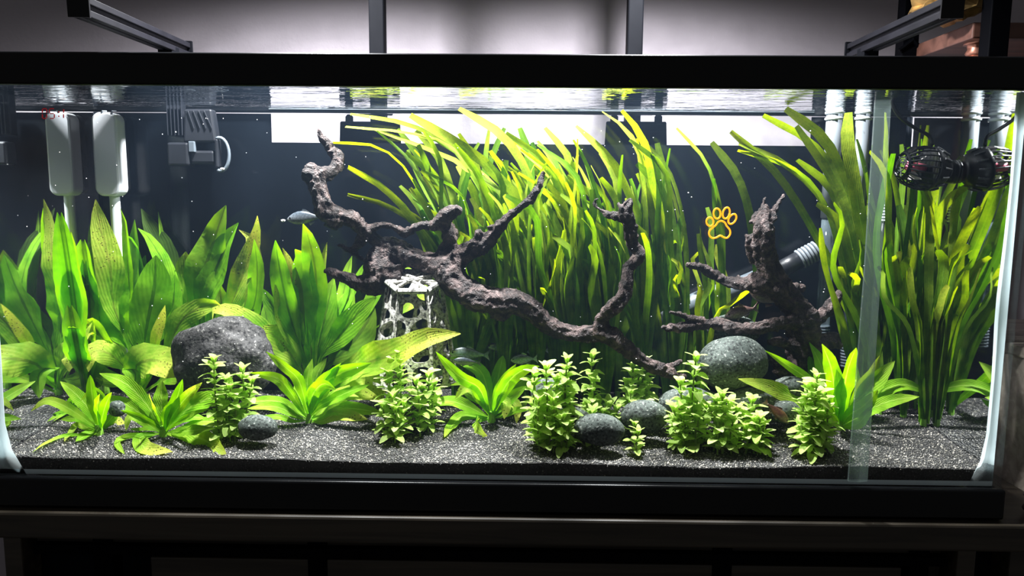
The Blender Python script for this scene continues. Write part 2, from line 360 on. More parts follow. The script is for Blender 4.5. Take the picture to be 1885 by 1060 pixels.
class MB:
    def __init__(s): s.v = []; s.f = []
    def add(s, v, f):
        k = len(s.v); s.v += [tuple(p) for p in v]; s.f += [tuple(i + k for i in q) for q in f]; return s
    def box(s, x0, x1, y0, y1, z0, z1, rot=None, about=None):
        v = [Vector((x, y, z)) for z in (z0, z1) for y in (y0, y1) for x in (x0, x1)]
        if rot is not None:
            a = Vector(about) if about is not None else Vector(((x0 + x1) / 2, (y0 + y1) / 2, (z0 + z1) / 2))
            v = [a + rot @ (p - a) for p in v]
        return s.add(v, [(0, 2, 3, 1), (4, 5, 7, 6), (0, 1, 5, 4), (2, 6, 7, 3), (0, 4, 6, 2), (1, 3, 7, 5)])
    def tube(s, pts, rad, seg=10, cap=True):
        pts = [Vector(p) for p in pts]; n = len(pts)
        rr = rad if isinstance(rad, (list, tuple)) else [rad] * n
        up = None; v = []; f = []
        for i, p in enumerate(pts):
            t = (pts[min(i + 1, n - 1)] - pts[max(i - 1, 0)]).normalized()
            if up is None:
                up = Vector((0, 0, 1)) if abs(t.z) < 0.9 else Vector((1, 0, 0))
            a = t.cross(up).normalized(); up = a.cross(t).normalized()
            for k in range(seg):
                w = 2 * math.pi * k / seg
                v.append(p + (a * math.cos(w) + up * math.sin(w)) * rr[i])
        for i in range(n - 1):
            for k in range(seg):
                f.append((i * seg + k, i * seg + (k + 1) % seg, (i + 1) * seg + (k + 1) % seg, (i + 1) * seg + k))
        if cap:
            f.append(tuple(range(seg))[::-1]); f.append(tuple((n - 1) * seg + k for k in range(seg)))
        return s.add(v, f)
    def lathe(s, origin, axis, prof, seg=20, cap=True):
        """prof: (distance along the axis, radius)"""
        axis = Vector(axis).normalized()
        return s.tube2(Vector(origin), axis, prof, seg, cap)
    def tube2(s, o, ax, prof, seg, cap):
        up = Vector((0, 0, 1)) if abs(ax.z) < 0.9 else Vector((1, 0, 0))
        a = ax.cross(up).normalized(); b = a.cross(ax).normalized(); v = []; f = []
        for d, r in prof:
            for k in range(seg):
                w = 2 * math.pi * k / seg
                v.append(o + ax * d + (a * math.cos(w) + b * math.sin(w)) * max(r, 1e-5))
        for i in range(len(prof) - 1):
            for k in range(seg):
                f.append((i * seg + k, i * seg + (k + 1) % seg, (i + 1) * seg + (k + 1) % seg, (i + 1) * seg + k))
        if cap:
            f.append(tuple(range(seg))[::-1]); f.append(tuple((len(prof) - 1) * seg + k for k in range(seg)))
        return s.add(v, f)
    def build(s, name, mat, parent=None, smooth=False, bevel=0.0):
        return link(name, s.v, s.f, mat, parent, smooth, None, bevel)
def box(name, mat, parent, x0, x1, y0, y1, z0, z1, bevel=0.0):
    return MB().box(x0, x1, y0, y1, z0, z1).build(name, mat, parent, False, bevel)

def smooth_path(pts, step):
    """Catmull-Rom through points (any dimension), resampled at about `step` of the first three coordinates"""
    P = np.asarray(pts, dtype=float)
    Q = np.vstack([2 * P[0] - P[1], P, 2 * P[-1] - P[-2]]); out = []
    for i in range(1, len(Q) - 2):
        p0, p1, p2, p3 = Q[i - 1], Q[i], Q[i + 1], Q[i + 2]
        k = max(2, int(np.linalg.norm((p2 - p1)[:3]) / step)) if step > 0 else int(-step)
        for j in range(k):
            t = j / k
            out.append(0.5 * (2 * p1 + (p2 - p0) * t + (2 * p0 - 5 * p1 + 4 * p2 - p3) * t * t + (3 * p1 - p0 - 3 * p2 + p3) * t ** 3))
    out.append(P[-1]); return np.array(out)
def resample(pts, n):
    Q = smooth_path(pts, -8); d = np.r_[0, np.cumsum(np.linalg.norm(np.diff(Q[:, :3], axis=0), axis=1))]
    return np.array([np.interp(np.linspace(0, d[-1], n), d, Q[:, k]) for k in range(Q.shape[1])]).T

# ------------------------------------------------------------------ setting
WALL_Y = 0.55
struct(box('wall_back', 'wall_paint', None, -2.2, 2.2, WALL_Y, WALL_Y + 0.1, -0.80, 1.7))
struct(box('floor', 'floor_dark', None, -2.2, 2.2, -1.6, WALL_Y, -0.84, -0.80))

# ------------------------------------------------------------------ stand
ST = thing('aquarium_stand', 'dark wooden stand with black steel rails carrying the glass fish tank', 'stand', (0, 0.15, -0.80))
XL, XR = -0.70, 0.70
box('top_board', 'stand_wood', ST, XL, XR, -0.012, 0.36, -0.034, -0.001, 0.003)
box('apron_board', 'stand_wood', ST, -0.56, 0.52, 0.012, 0.030, -0.048, -0.034)
for x in (-0.590, 0.556):
    box('upright', 'stand_wood', ST, x, x + 0.022, -0.006, 0.03, -0.80, -0.034, 0.002)
for x in (-0.690, 0.622):
    box('end_upright', 'stand_wood', ST, x, x + 0.030, 0.0, 0.036, -0.80, -0.034, 0.002)
for x in (-0.490, -0.225, 0.27, 0.508):
    t = box('steel_bracket', 'black_metal', ST, x, x + 0.024, 0.008, 0.032, -0.80, -0.034, 0.002)
    MB().lathe((x + 0.012, 0.009, -0.052), (0, -1, 0), [(0, 0.004), (0.002, 0.004), (0.003, 0.002)], 10).build('bolt', 'anodised', t)
MB().box(-0.56, 0.55, 0.002, 0.014, -0.060, -0.048).build('steel_rail', 'black_metal', ST, False, 0.001)
box('lower_rail', 'stand_wood', ST, -0.42, 0.50, 0.010, 0.028, -0.30, -0.066, 0.002)
box('back_panel', 'black_film', ST, XL, XR, 0.33, 0.345, -0.80, -0.034)
for (x0, x1) in ((-0.585, -0.50), (0.58, 0.62)):
    box('side_panel', 'black_film', ST, x0, x1, 0.03, 0.045, -0.80, -0.034)

# side cabinet and wicker basket to the right of the stand
SB = thing('side_cabinet', 'weathered pale wood cabinet showing past the right end of the tank', 'cabinet', (0.86, 0.15, -0.80))
box('cabinet_body', 'pale_wood', SB, 0.705, 1.05, 0.06, 0.36, -0.80, 0.170, 0.003)
box('cabinet_top', 'pale_wood', SB, 0.700, 1.06, 0.045, 0.36, 0.170, 0.186, 0.003)
for z0, z1 in ((-0.02, 0.055), (0.062, 0.115), (0.122, 0.165)):
    d = box('drawer', 'pale_wood', SB, 0.712, 1.04, 0.050, 0.062, z0, z1, 0.003)
    MB().box(0.84, 0.90, 0.042, 0.050, (z0 + z1) / 2 - 0.004, (z0 + z1) / 2 + 0.004).build('drawer_pull', 'black_metal', d)
WB = thing('wicker_basket', 'dark woven basket behind the lower right corner of the tank', 'basket', (0.72, -0.02, -0.001))
mb = MB()
for k in range(14):
    z = 0.005 + k * 0.0085; g = 0.003 * (k % 2)
    pts = [(0.655 + g, 0.03, z), (0.655 + g, -0.005, z), (0.69, -0.008 - g, z), (0.74, -0.008 + g, z), (0.785, -0.008 - g, z), (0.79, 0.03, z)]
    mb.tube(pts, 0.0042, 6)
mb.build('woven_strands', 'wicker', WB)
box('basket_body', 'wicker', WB, 0.660, 0.785, -0.002, 0.034, 0.0, 0.122)

# ------------------------------------------------------------------ aquarium
HX, YB = 0.6075, 0.268                      # half width, outside of the back pane
TZ, BZ, RZ = 0.536, 0.0378, 0.4995          # top of rim, top of the lower frame, underside of the rim
WZ = 0.5045                                 # water level
AQ = thing('aquarium', 'long black framed glass fish tank filled with plants and driftwood', 'aquarium', (0, 0.135, 0))
def frame_ring(name, z0, z1, lip_z0, lip_z1):
    """rectangular moulding: outer skirt plus a flat lip over the panes"""
    mb = MB()
    for (za, zb, inn, o, yo0) in ((z0, z1, HX - 0.0072, HX + 0.0035, 0.0), (lip_z0, lip_z1, HX - 0.016, HX - 0.0055, 0.009)):
        yo1 = YB + 0.0045 - yo0; yi0, yi1 = yo0 + (o - inn), yo1 - (o - inn)
        v = []
        for z in (za, zb):
            v += [(-o, yo0, z), (o, yo0, z), (o, yo1, z), (-o, yo1, z), (-inn, yi0, z), (inn, yi0, z), (inn, yi1, z), (-inn, yi1, z)]
        f = []
        for k in range(4):
            a, b = k, (k + 1) % 4
            f += [(a, b, b + 8, a + 8), (b + 4, a + 4, a + 12, b + 12), (a + 8, b + 8, b + 12, a + 12), (b, a, a + 4, b + 4)]
        mb.add(v, f)
    o = mb.build(name, 'black_plastic', AQ, True, 0.0035); o.modifiers[0].segments = 5; o.modifiers[0].harden_normals = True; return o
frame_ring('top_rim', RZ, TZ, 0.526, TZ - 0.0002)
frame_ring('base_frame', 0.0, BZ, 0.020, BZ - 0.010)
g = 0.006
box('front_pane', 'glass', AQ, -HX + 0.001, HX - 0.001, 0.0045, 0.0045 + g, 0.0285, 0.5255)
box('back_pane', 'glass', AQ, -HX + 0.001, HX - 0.001, YB - g, YB, 0.0285, 0.5255)
box('left_pane', 'glass', AQ, -HX + 0.001, -HX + 0.001 + g, 0.0045 + g, YB - g, 0.0285, 0.5255)
box('right_pane', 'glass', AQ, HX - 0.001 - g, HX - 0.001, 0.0045 + g, YB - g, 0.0285, 0.5255)
box('bottom_pane', 'black_film', AQ, -HX + 0.008, HX - 0.008, 0.011, YB - g, 0.028, 0.034)
FI, BI = 0.0107, YB - g - 0.0002            # inside faces
XI = HX - 0.0072
# black backing sheet stuck on the outside of the back pane, cut lower in two places
YF0, YF1 = YB + 0.0002, YB + 0.0016
def zx(px, py): p = at(px, py, YF0); return p.x, p.z
x1, zc = zx(500, 262); x2, _ = zx(1492, 262); x3, _ = zx(1655, 262)
bf = MB()
for a, b, z in ((-HX + 0.001, x1, 0.4985), (x1, x2, zc), (x2, x3, 0.4985), (x3, HX - 0.001, zc)):
    bf.box(a, b, YF0, YF1, 0.038, z)
bf.build('background_sheet', 'black_film', AQ)
# silicone seams
def seam(x, sx, y, sy, z0, z1, name='silicone_seam', w=0.009):
    n = 14; v = []; f = []
    for k in range(n + 1):
        z = z0 + (z1 - z0) * k / n; ww = w * (1 + 0.35 * noise.noise((x * 3, z * 9, y * 5)))
        if k == 0: ww *= 2.4
        if k == 1: ww *= 1.35
        v += [(x, y, z), (x + sx * ww, y, z), (x + sx * ww * 0.45, y + sy * ww * 0.45, z), (x, y + sy * ww, z)]
    for k in range(n):
        for q in range(4):
            f.append((4 * k + q, 4 * k + (q + 1) % 4, 4 * k + 4 + (q + 1) % 4, 4 * k + 4 + q))
    f += [(3, 2, 1, 0), (4 * n, 4 * n + 1, 4 * n + 2, 4 * n + 3)]
    return link(name, v, f, 'silicone', AQ, True)
seam(XI, -1, FI, 1, 0.036, 0.4985, w=0.013); seam(-XI, 1, FI, 1, 0.036, 0.4985, w=0.013)
for sx_ in (1, -1): seam(sx_ * XI, -sx_, BI, -1, 0.06, 0.4985, w=0.004).data.materials[0] = MATS['black_film']
MB().add([(-XI, FI, 0.0385), (XI, FI, 0.0385), (XI, FI, 0.0385 + 0.0060), (-XI, FI, 0.0385 + 0.0060), (-XI, FI + 0.005, 0.0385), (XI, FI + 0.005, 0.0385)],
         [(0, 1, 2, 3), (3, 2, 5, 4), (0, 4, 5, 1), (0, 3, 4), (1, 5, 2)]).build('bottom_seam', 'silicone_bead', AQ)
box('waterline_seam', 'silver_plastic', AQ, x1, x2, BI - 0.0022, BI - 0.0002, WZ - 0.0003, WZ + 0.0072)

# the water body
wv = link('water', [(-XI + 2e-4, FI, 0.0362), (XI - 2e-4, FI, 0.0362), (XI - 2e-4, BI - 0.0025, 0.0362), (-XI + 2e-4, BI - 0.0025, 0.0362),
                    (-XI + 2e-4, FI, WZ), (XI - 2e-4, FI, WZ), (XI - 2e-4, BI - 0.0025, WZ), (-XI + 2e-4, BI - 0.0025, WZ)],
          [(3, 2, 1, 0), (4, 5, 6, 7), (0, 1, 5, 4), (2, 3, 7, 6), (0, 4, 7, 3), (1, 2, 6, 5)], 'water')
tag(wv, 'clear slightly hazy water filling the glass tank up to its black rim', 'water', kind='stuff')

# ------------------------------------------------------------------ gravel
def sand_z(x, y):
    t = (y - FI) / (BI - FI)
    z = 0.0585 + 0.020 * t + 0.0035 * noise.noise((x * 5.0, y * 6.0, 0.3)) + 0.0012 * noise.noise((x * 22, y * 22, 4.0))
    z += 0.006 * t * math.exp(-((x - 0.0) / 0.35) ** 2)
    return z
GX, GY = 220, 50
xs = np.linspace(-XI + 0.001, XI - 0.001, GX); ys = np.linspace(FI + 0.0012, BI - 0.003, GY)
v = [(x, y, sand_z(x, y)) for y in ys for x in xs]; f = []
for j in range(GY - 1):
    for i in range(GX - 1): f.append((j * GX + i, j * GX + i + 1, (j + 1) * GX + i + 1, (j + 1) * GX + i))
k0 = len(v)
for i in range(GX): v.append((xs[i], ys[0], sand_z(xs[i], ys[0]) - 0.0002))
for i in range(GX): v.append((xs[i], ys[0], 0.0365 + max(0, 0.010 * (1 - min(i, GX - 1 - i) / 9.0))))
for i in range(GX - 1): f.append((k0 + GX + i, k0 + GX + i + 1, k0 + i + 1, k0 + i))
sub = link('gravel_bed', v, f, 'gravel_bed', None, True)
tag(sub, 'bed of dark grey fine gravel covering the bottom of the tank', 'gravel', kind='stuff')
rng = np.random.default_rng(5)
def grains(n, xa, ya, za, size, name, shade):
    a = 0.525731; b = 0.850651
    ico = np.array([(-a, b, 0), (a, b, 0), (-a, -b, 0), (a, -b, 0), (0, -a, b), (0, a, b), (0, -a, -b), (0, a, -b), (b, 0, -a), (b, 0, a), (-b, 0, -a), (-b, 0, a)])
    fc = np.array([(0, 11, 5), (0, 5, 1), (0, 1, 7), (0, 7, 10), (0, 10, 11), (1, 5, 9), (5, 11, 4), (11, 10, 2), (10, 7, 6), (7, 1, 8), (3, 9, 4), (3, 4, 2), (3, 2, 6), (3, 6, 8), (3, 8, 9), (4, 9, 5), (2, 4, 11), (6, 2, 10), (8, 6, 7), (9, 8, 1)])
    s = size[:, None, None] * (0.75 + 0.5 * rng.random((n, 1, 3)))
    V = ico[None] * s * (0.85 + 0.3 * rng.random((n, 12, 1)))
    V = V + np.stack([xa, ya, za], 1)[:, None, :]
    F = (fc[None] + 12 * np.arange(n)[:, None, None]).reshape(-1, 3)
    me = bpy.data.meshes.new(name); me.vertices.add(12 * n); me.vertices.foreach_set('co', V.astype(np.float32).ravel())
    me.loops.add(60 * n); me.loops.foreach_set('vertex_index', F.ravel().astype(np.int32))
    me.polygons.add(20 * n); me.polygons.foreach_set('loop_start', np.arange(0, 60 * n, 3, dtype=np.int32)); me.polygons.foreach_set('loop_total', np.full(20 * n, 3, dtype=np.int32))
    me.materials.append(MATS['gravel_grains'])
    at_ = me.attributes.new('shade', 'FLOAT', 'POINT'); at_.data.foreach_set('value', np.repeat(shade, 12).astype(np.float32))
    me.update(calc_edges=True); me.validate()
    o = bpy.data.objects.new(name, me); C.objects.link(o); o.parent = sub
    o.location = -Vector(sub.location); o['kind'] = 'stuff'
    return o
N = 72000
gx = rng.uniform(-XI + 0.002, XI - 0.002, N); gy = FI + 0.0022 + (BI - FI - 0.008) * rng.random(N) ** 1.15
gz = np.array([sand_z(x, y) for x, y in zip(gx, gy)])
sh = np.clip(rng.random(N) ** 1.3, 0, 1)
grains(N, gx, gy, gz + 0.0002, 0.00075 + 0.00055 * rng.random(N), 'gravel_grains', sh)
N2 = 1500                                     # grains pressed against the front pane
gx = rng.uniform(-XI + 0.01, XI - 0.01, N2); gy = np.full(N2, FI + 0.0017)
top = np.array([sand_z(x, FI) for x in gx]); gz = 0.044 + (top - 0.0445) * rng.random(N2)
grains(N2, gx, gy, gz, 0.0008 + 0.0006 * rng.random(N2), 'gravel_grains', np.clip(rng.random(N2) ** 4.0, 0, 0.9))
def ground(px, py, dz=0.0):
    """where the ray through a pixel meets the gravel"""
    best = None
    for k in range(240):
        y = FI + 0.004 + (BI - FI - 0.008) * k / 239; p = at(px, py, y)
        d = p.z - sand_z(max(-XI, min(XI, p.x)), y)
        if best is None or abs(d) < best[0]: best = (abs(d), p)
    p = best[1]; return Vector((max(-XI + 0.004, min(XI - 0.004, p.x)), p.y, sand_z(p.x, p.y) + dz))

# ------------------------------------------------------------------ lamps, posts and rails above the tank
for i, (px, lab, cat) in enumerate(((692, 'black upright post behind the tank left of centre with a wide clamp', 'post'), (1170, 'black upright post behind the tank right of centre with a wide clamp', 'post'))):
    y0 = 0.292; s = at(px - 12, 40, y0); e = at(px + 13, 40, y0)
    xc = (s.x + e.x) / 2; w = 0.0115
    P = thing('lamp_post', lab, cat, (xc, y0 + w, -0.001))
    box('post_tube', 'black_metal', P, xc - w, xc + w, y0, y0 + 2 * w, -0.001, 0.93, 0.002)
    h = MB()
    zt = at(px, 208, y0).z; zs = at(px, 224, y0).z; zl = at(px, 330, y0).z
    xa = at(px - 32, 224, y0).x; xb = at(px + 32, 224, y0).x
    h.box(xa, xb, y0 - 0.004, y0, zt - 0.004, zt + 0.02)
    xc0 = at(px - 69, 250, y0).x if i == 0 else at(px - 60, 250, y0).x; xc1 = at(px + 50, 250, y0).x if i == 0 else at(px + 60, 250, y0).x
    h.add([(xc0, y0 - 0.006, zl), (xc1, y0 - 0.006, zl), (xc1 - 0.004, y0 - 0.006, zs), (xc0 + 0.004, y0 - 0.006, zs), (xc0, y0, zl), (xc1, y0, zl), (xc1 - 0.004, y0, zs), (xc0 + 0.004, y0, zs)],
          [(0, 1, 2, 3), (5, 4, 7, 6), (3, 2, 6, 7), (0, 3, 7, 4), (1, 5, 6, 2), (0, 4, 5, 1)])
    cl = h.build('clamp_plate', 'black_metal', P, False, 0.002)
    for xf in ((px - 48,) if i == 0 else (px - 40, px + 41)):
        p = at(xf, 224, y0); MB().tube([(p.x, y0 - 0.003, p.z - 0.004), (p.x, y0 - 0.003, p.z + 0.007), (p.x, y0 - 0.003, p.z + 0.0105)], [0.006, 0.006, 0.003], 10).build('clamp_finger', 'black_metal', cl)
    lx, ly = LAMPS[i]
    Lm = thing('aquarium_lamp', ('left' if i == 0 else 'right') + ' of two bright white lamps held over the water on a black arm', 'lamp', (lx, ly, LAMP_Z + 0.012))
    MB().tube([(xc, y0 + w, 0.90), (xc, 0.24, 0.93), (lx, ly + 0.03, 0.92), (lx, ly, LAMP_Z + 0.06)], 0.007, 8).build('lamp_arm', 'black_metal', Lm)
    MB().lathe((lx, ly, LAMP_Z + 0.014), (0, 0, 1), [(0, 0.034), (0.012, 0.05), (0.03, 0.05), (0.05, 0.03), (0.055, 0.01)], 24).build('lamp_head', 'black_metal', Lm, True)
    MB().lathe((lx, ly, LAMP_Z + 0.010), (0, 0, 1), [(0, 0.030), (0.004, 0.034)], 24).build('lamp_lens', 'pale_plastic', Lm)

def rail(pa, pb, ya, yb, lab):
    """slotted aluminium extrusion from the back rim out towards the room"""
    a = at(*pa, ya); b = at(*pb, yb); d = (b - a).normalized(); ln = (b - a).length
    T = thing('light_rail', lab, 'rail', b)
    side = d.cross(Vector((0, 0, 1))).normalized(); up = side.cross(d).normalized()
    def bar(u0, u1, w0, w1, l0, l1):
        v = [a + d * l + side * u + up * w for l in (l0, l1) for w in (w0, w1) for u in (u0, u1)]
        return v, [(0, 2, 3, 1), (4, 5, 7, 6), (0, 1, 5, 4), (2, 6, 7, 3), (0, 4, 6, 2), (1, 3, 7, 5)]
    s = 0.010; m = MB()
    m.add(*bar(-s * 0.55, s * 0.55, -s * 0.55, s * 0.55, 0, ln))
    for su in (-1, 1):
        for sw in (-1, 1):
            m.add(*bar(su * s * 0.3 if su > 0 else -s, s if su > 0 else -s * 0.3, sw * s * 0.3 if sw > 0 else -s, s if sw > 0 else -s * 0.3, 0, ln))
    m.build('extrusion', 'anodised', T, False, 0.0008)
    MB().add(*bar(-s * 1.08, s * 1.08, -s * 1.1, s * 1.1, -0.003, 0.0)).build('end_cap', 'black_plastic', T)
    MB().add(*bar(-s * 1.15, s * 1.15, -s * 1.2, s * 1.3, ln, ln + 0.006)).build('end_plate', 'black_metal', T)
    f0 = a + d * (ln * 0.80); rim = 0.536
    MB().box(f0.x - 0.010, f0.x + 0.010, f0.y - 0.01, f0.y + 0.012, rim + 0.0005, f0.z - 0.004).build('rail_foot', 'black_metal', T, False, 0.001)
    return T
rail((146, 12), (338, 92), -0.06, 0.255, 'black slotted metal rail resting on the rim at the tank\'s left end')
rail((1752, 14), (1572, 94), -0.06, 0.255, 'black slotted metal rail resting on the rim at the tank\'s right end')

# shelf unit in the corner behind the right end
SH = thing('shelf_unit', 'black metal shelf rack with a red brown plank behind the right end of the tank', 'shelf', (0.82, 0.32, -0.80))
for (px, w, y, zb) in ((1678, 0.0130, 0.375, -0.80), (1841, 0.0135, 0.20, 0.187)):
    p = at(px, 60, y); box('rack_upright', 'black_metal', SH, p.x - w, p.x + w, y, y + 0.024, zb, 1.0, 0.0015)
pz = at(1760, 68, 0.22).z; xa = at(1690, 60, 0.375).x
MB().box(xa, 1.20, 0.228, 0.42, pz, pz + 0.022).build('shelf_plank', 'shelf_wood', SH, False, 0.002)
p = at(1678, 98, 0.374); MB().tube([(p.x - 0.02, 0.374, p.z + 0.004), (p.x, 0.374, p.z + 0.02), (p.x + 0.022, 0.374, p.z + 0.001)], [0.003, 0.005, 0.003], 8).build('shelf_bracket', 'black_metal', SH)
GB = thing('gold_ornament', 'small crumpled gold ornament standing on the red brown shelf plank', 'ornament', (0, 0, 0))
p = at(1743, 16, 0.25); GB.location = (p.x, 0.25, pz + 0.022)
bm = bmesh.new(); bmesh.ops.create_icosphere(bm, subdivisions=3, radius=0.042)
for q in bm.verts: q.co *= 0.8 + 0.4 * noise.noise(q.co * 60); q.co.x *= 1.25; q.co.z = max(-0.028, q.co.z * 0.8)
me = bpy.data.meshes.new('gold_body'); bm.to_mesh(me); bm.free(); me.materials.append(MATS['gold_weave'])
o = bpy.data.objects.new('gold_body', me); C.objects.link(o); o.parent = GB; o.location = (0, 0, 0.0285)
p = at(1797, 104, 0.26)
CB = thing('copper_bottle', 'copper coloured bottle with a clear stopper under the shelf plank', 'bottle', (p.x, 0.26, 0.187))
MB().lathe((p.x, 0.26, 0.187), (0, 0, 1), [(0, 0.024), (0.20, 0.026), (p.z - 0.187 - 0.012, 0.014), (p.z - 0.187, 0.012)], 18).build('bottle_body', 'copper', CB, True)
MB().lathe((p.x, 0.26, p.z), (0, 0, 1), [(0, 0.012), (0.004, 0.015), (0.010, 0.012), (0.022, 0.015), (pz - p.z - 0.002, 0.018)], 16).build('bottle_neck', 'copper', CB, True)

# ------------------------------------------------------------------ equipment in the tank
def rounded_slab(cx, cz, w, h, y0, y1, r, seg=6):
    ring = []
    for qx, qz, a0 in ((1, 1, 0), (-1, 1, 90), (-1, -1, 180), (1, -1, 270)):
        for k in range(seg + 1):
            a = math.radians(a0 + 90 * k / seg); ring.append((cx + qx * (w / 2 - r) + r * math.cos(a), cz + qz * (h / 2 - r) + r * math.sin(a)))
    n = len(ring); v = [(x, y0, z) for x, z in ring] + [(x, y1, z) for x, z in ring]
    f = [tuple(range(n))[::-1], tuple(range(n, 2 * n))] + [(k, (k + 1) % n, n + (k + 1) % n, n + k) for k in range(n)]
    return v, f
# white filter pad in the back left corner
y0 = 0.222; a = at(166, 206, y0); b = at(221, 361, y0)
FP = thing('corner_filter', 'white rounded filter box with a pale pipe below in the back left corner', 'filter', ((a.x + b.x) / 2, y0 + 0.015, b.z))
link('filter_body', *rounded_slab((a.x + b.x) / 2, (a.z + b.z) / 2, b.x - a.x, a.z - b.z, y0, y0 + 0.026, 0.012), 'white_plastic', FP, False, None, 0.003)
link('filter_back', *rounded_slab((a.x + b.x) / 2 - 0.002, (a.z + b.z) / 2 + 0.001, b.x - a.x - 0.002, a.z - b.z - 0.004, y0 + 0.0262, y0 + 0.036, 0.010), 'black_plastic', FP)
hk = MB()
for px in (188, 206):
    p = at(px, 208, y0); hk.tube([(p.x - 0.003, y0 + 0.002, p.z - 0.006), (p.x, y0 + 0.001, p.z + 0.003), (p.x + 0.003, y0 + 0.006, p.z + 0.003)], 0.0014, 6)
hk.build('hanger_hooks', 'grey_plastic', FP)
p1 = at(211, 362, y0 + 0.018); p2 = Vector((p1.x + 0.001, y0 + 0.020, 0.07))
MB().tube([p1 + Vector((0, 0, 0.004)), p1, (p1 + p2) / 2, p2], 0.0072, 14).build('filter_pipe', 'pale_plastic', FP, True)

# black hang-on box with slotted intake
y0 = 0.236
HB = thing('intake_box', 'black slotted intake box with a ring handle on the dark back glass', 'filter', at(362, 306, y0) + Vector((0, 0.01, 0)))
def pbox(name, mat, par, xa, ya, xb, yb, y0, y1, bevel=0.0015):
    p, q = at(xa, ya, y0), at(xb, yb, y0)
    return box(name, mat, par, min(p.x, q.x), max(p.x, q.x), y0, y1, min(p.z, q.z), max(p.z, q.z), bevel)
pbox('intake_back', 'dark_grey_plastic', HB, 305, 190, 336, 250, y0 + 0.006, y0 + 0.022)
for k in range(5):
    pbox('slat', 'dark_grey_plastic', HB, 305.5 + k * 6.6, 191, 309 + k * 6.6, 249, y0, y0 + 0.006, 0.0006)
p, q, r_, s_ = at(337, 200, y0), at(388, 200, y0), at(398, 262, y0), at(337, 262, y0)
link('motor_cover', [(p.x, y0 + 0.002, p.z), (q.x, y0 + 0.002, q.z), (r_.x, y0, r_.z), (s_.x, y0, s_.z), (p.x, y0 + 0.02, p.z), (q.x, y0 + 0.02, q.z), (r_.x, y0 + 0.02, r_.z), (s_.x, y0 + 0.02, s_.z)],
     [(3, 2, 1, 0), (4, 5, 6, 7), (0, 1, 5, 4), (1, 2, 6, 5), (2, 3, 7, 6), (3, 0, 4, 7)], 'dark_grey_plastic', HB, False, None, 0.003)
for k in range(4):
    p, q = at(345 + k * 10, 204, y0), at(352 + k * 11, 236, y0); MB().tube([(q.x + 0.004, y0 - 0.0005, q.z), (p.x, y0 + 0.001, p.z)], 0.0008, 5).build('cover_rib', 'dark_grey_plastic', HB)
pbox('lower_housing', 'dark_grey_plastic', HB, 306, 262, 347, 305, y0 - 0.004, y0 + 0.02, 0.003)
pbox('motor_barrel', 'dark_grey_plastic', HB, 347, 276, 396, 302, y0 + 0.002, y0 + 0.02, 0.004)
pbox('latch', 'grey_plastic', HB, 346, 260, 358, 280, y0 - 0.003, y0 + 0.004, 0.001)
c = at(403, 284, y0)
MB().tube([c + Vector((0.024 * 0.55 * math.cos(w) - 0.0, 0.004, 0.024 * math.sin(w))) for w in [math.pi * (0.62 - 1.24 * k / 14) for k in range(15)]], 0.0026, 8).build('ring_handle', 'grey_plastic', HB, True)
pbox('handle_base', 'dark_grey_plastic', HB, 394, 256, 402, 308, y0, y0 + 0.014)

# wave pump on the right pane
y0 = 0.135
c0, c1 = at(1658, 304, y0), at(1757, 316, y0)
ax = (c1 - c0).normalized(); ln = (c1 - c0).length; ax = (ax + Vector((0, 0.10, 0))).normalized()
s = px_per_m(y0); k_ = 1 / s
WP = thing('wave_pump', 'black caged wave pump stuck to the right pane near the surface', 'pump', c0 + ax * ln * 0.5)
a_ = ax.cross(Vector((0, 0, 1))).normalized(); b_ = a_.cross(ax).normalized()
def ringpt(d, r, w): return c0 + ax * d + (a_ * math.cos(w) + b_ * math.sin(w)) * r
MB().lathe(c0, ax, [(0, 22 * k_), (0.002, 24 * k_), (0.005, 25 * k_), (0.005, 20 * k_), (0.002, 19 * k_)], 26, False).build('cage_ring', 'black_plastic', WP, True)
em = MB()
for rr in (6, 11, 15):
    em.tube([ringpt(0.001, rr * k_, 2 * math.pi * t / 16) for t in range(12 if rr != 11 else 17)], 0.0008, 5)
for w in (0.4, 1.7, 3.2, 4.4): em.tube([ringpt(0.001, 4 * k_, w), ringpt(0.0015, 21 * k_, w + 0.5)], 0.0008, 5)
em.build('cage_emblem', 'dark_grey_plastic', WP)
for t in range(22):
    w = 2 * math.pi * t / 22
    MB().tube([ringpt(0.003, 24 * k_, w), ringpt(15 * k_, 33 * k_, w), ringpt(34 * k_, 38 * k_, w), ringpt(50 * k_, 39 * k_, w)], 0.00115, 5).build('cage_bar', 'black_plastic', WP)
MB().lathe(c0 + ax * (48 * k_), ax, [(0, 38 * k_), (1 * k_, 40 * k_), (6 * k_, 40 * k_), (24 * k_, 34 * k_), (34 * k_, 24 * k_), (35 * k_, 18 * k_), (42 * k_, 18 * k_), (43 * k_, 21 * k_), (58 * k_, 21 * k_), (60 * k_, 15 * k_)], 30).build('pump_body', 'black_plastic', WP, True)
for t in range(14):
    w = 2 * math.pi * t / 14
    MB().tube([ringpt(58 * k_, 39.2 * k_, w), ringpt(66 * k_, 37 * k_, w), ringpt(74 * k_, 33.6 * k_, w)], 0.0016, 6).build('body_rib', 'dark_grey_plastic', WP)
pr = MB()
for t in range(3):
    w = 2 * math.pi * t / 3 + 0.4
    q0, q1, q2 = ringpt(24 * k_, 4 * k_, w), ringpt(18 * k_, 24 * k_, w), ringpt(36 * k_, 24 * k_, w + 0.6)
    n_ = ax * 0.001; pr.add([q0, q1, q2, q0 + n_, q1 + n_, q2 + n_], [(0, 1, 2), (5, 4, 3), (0, 3, 4, 1), (1, 4, 5, 2), (2, 5, 3, 0)])
pr.build('propeller', 'rotor_white', WP)
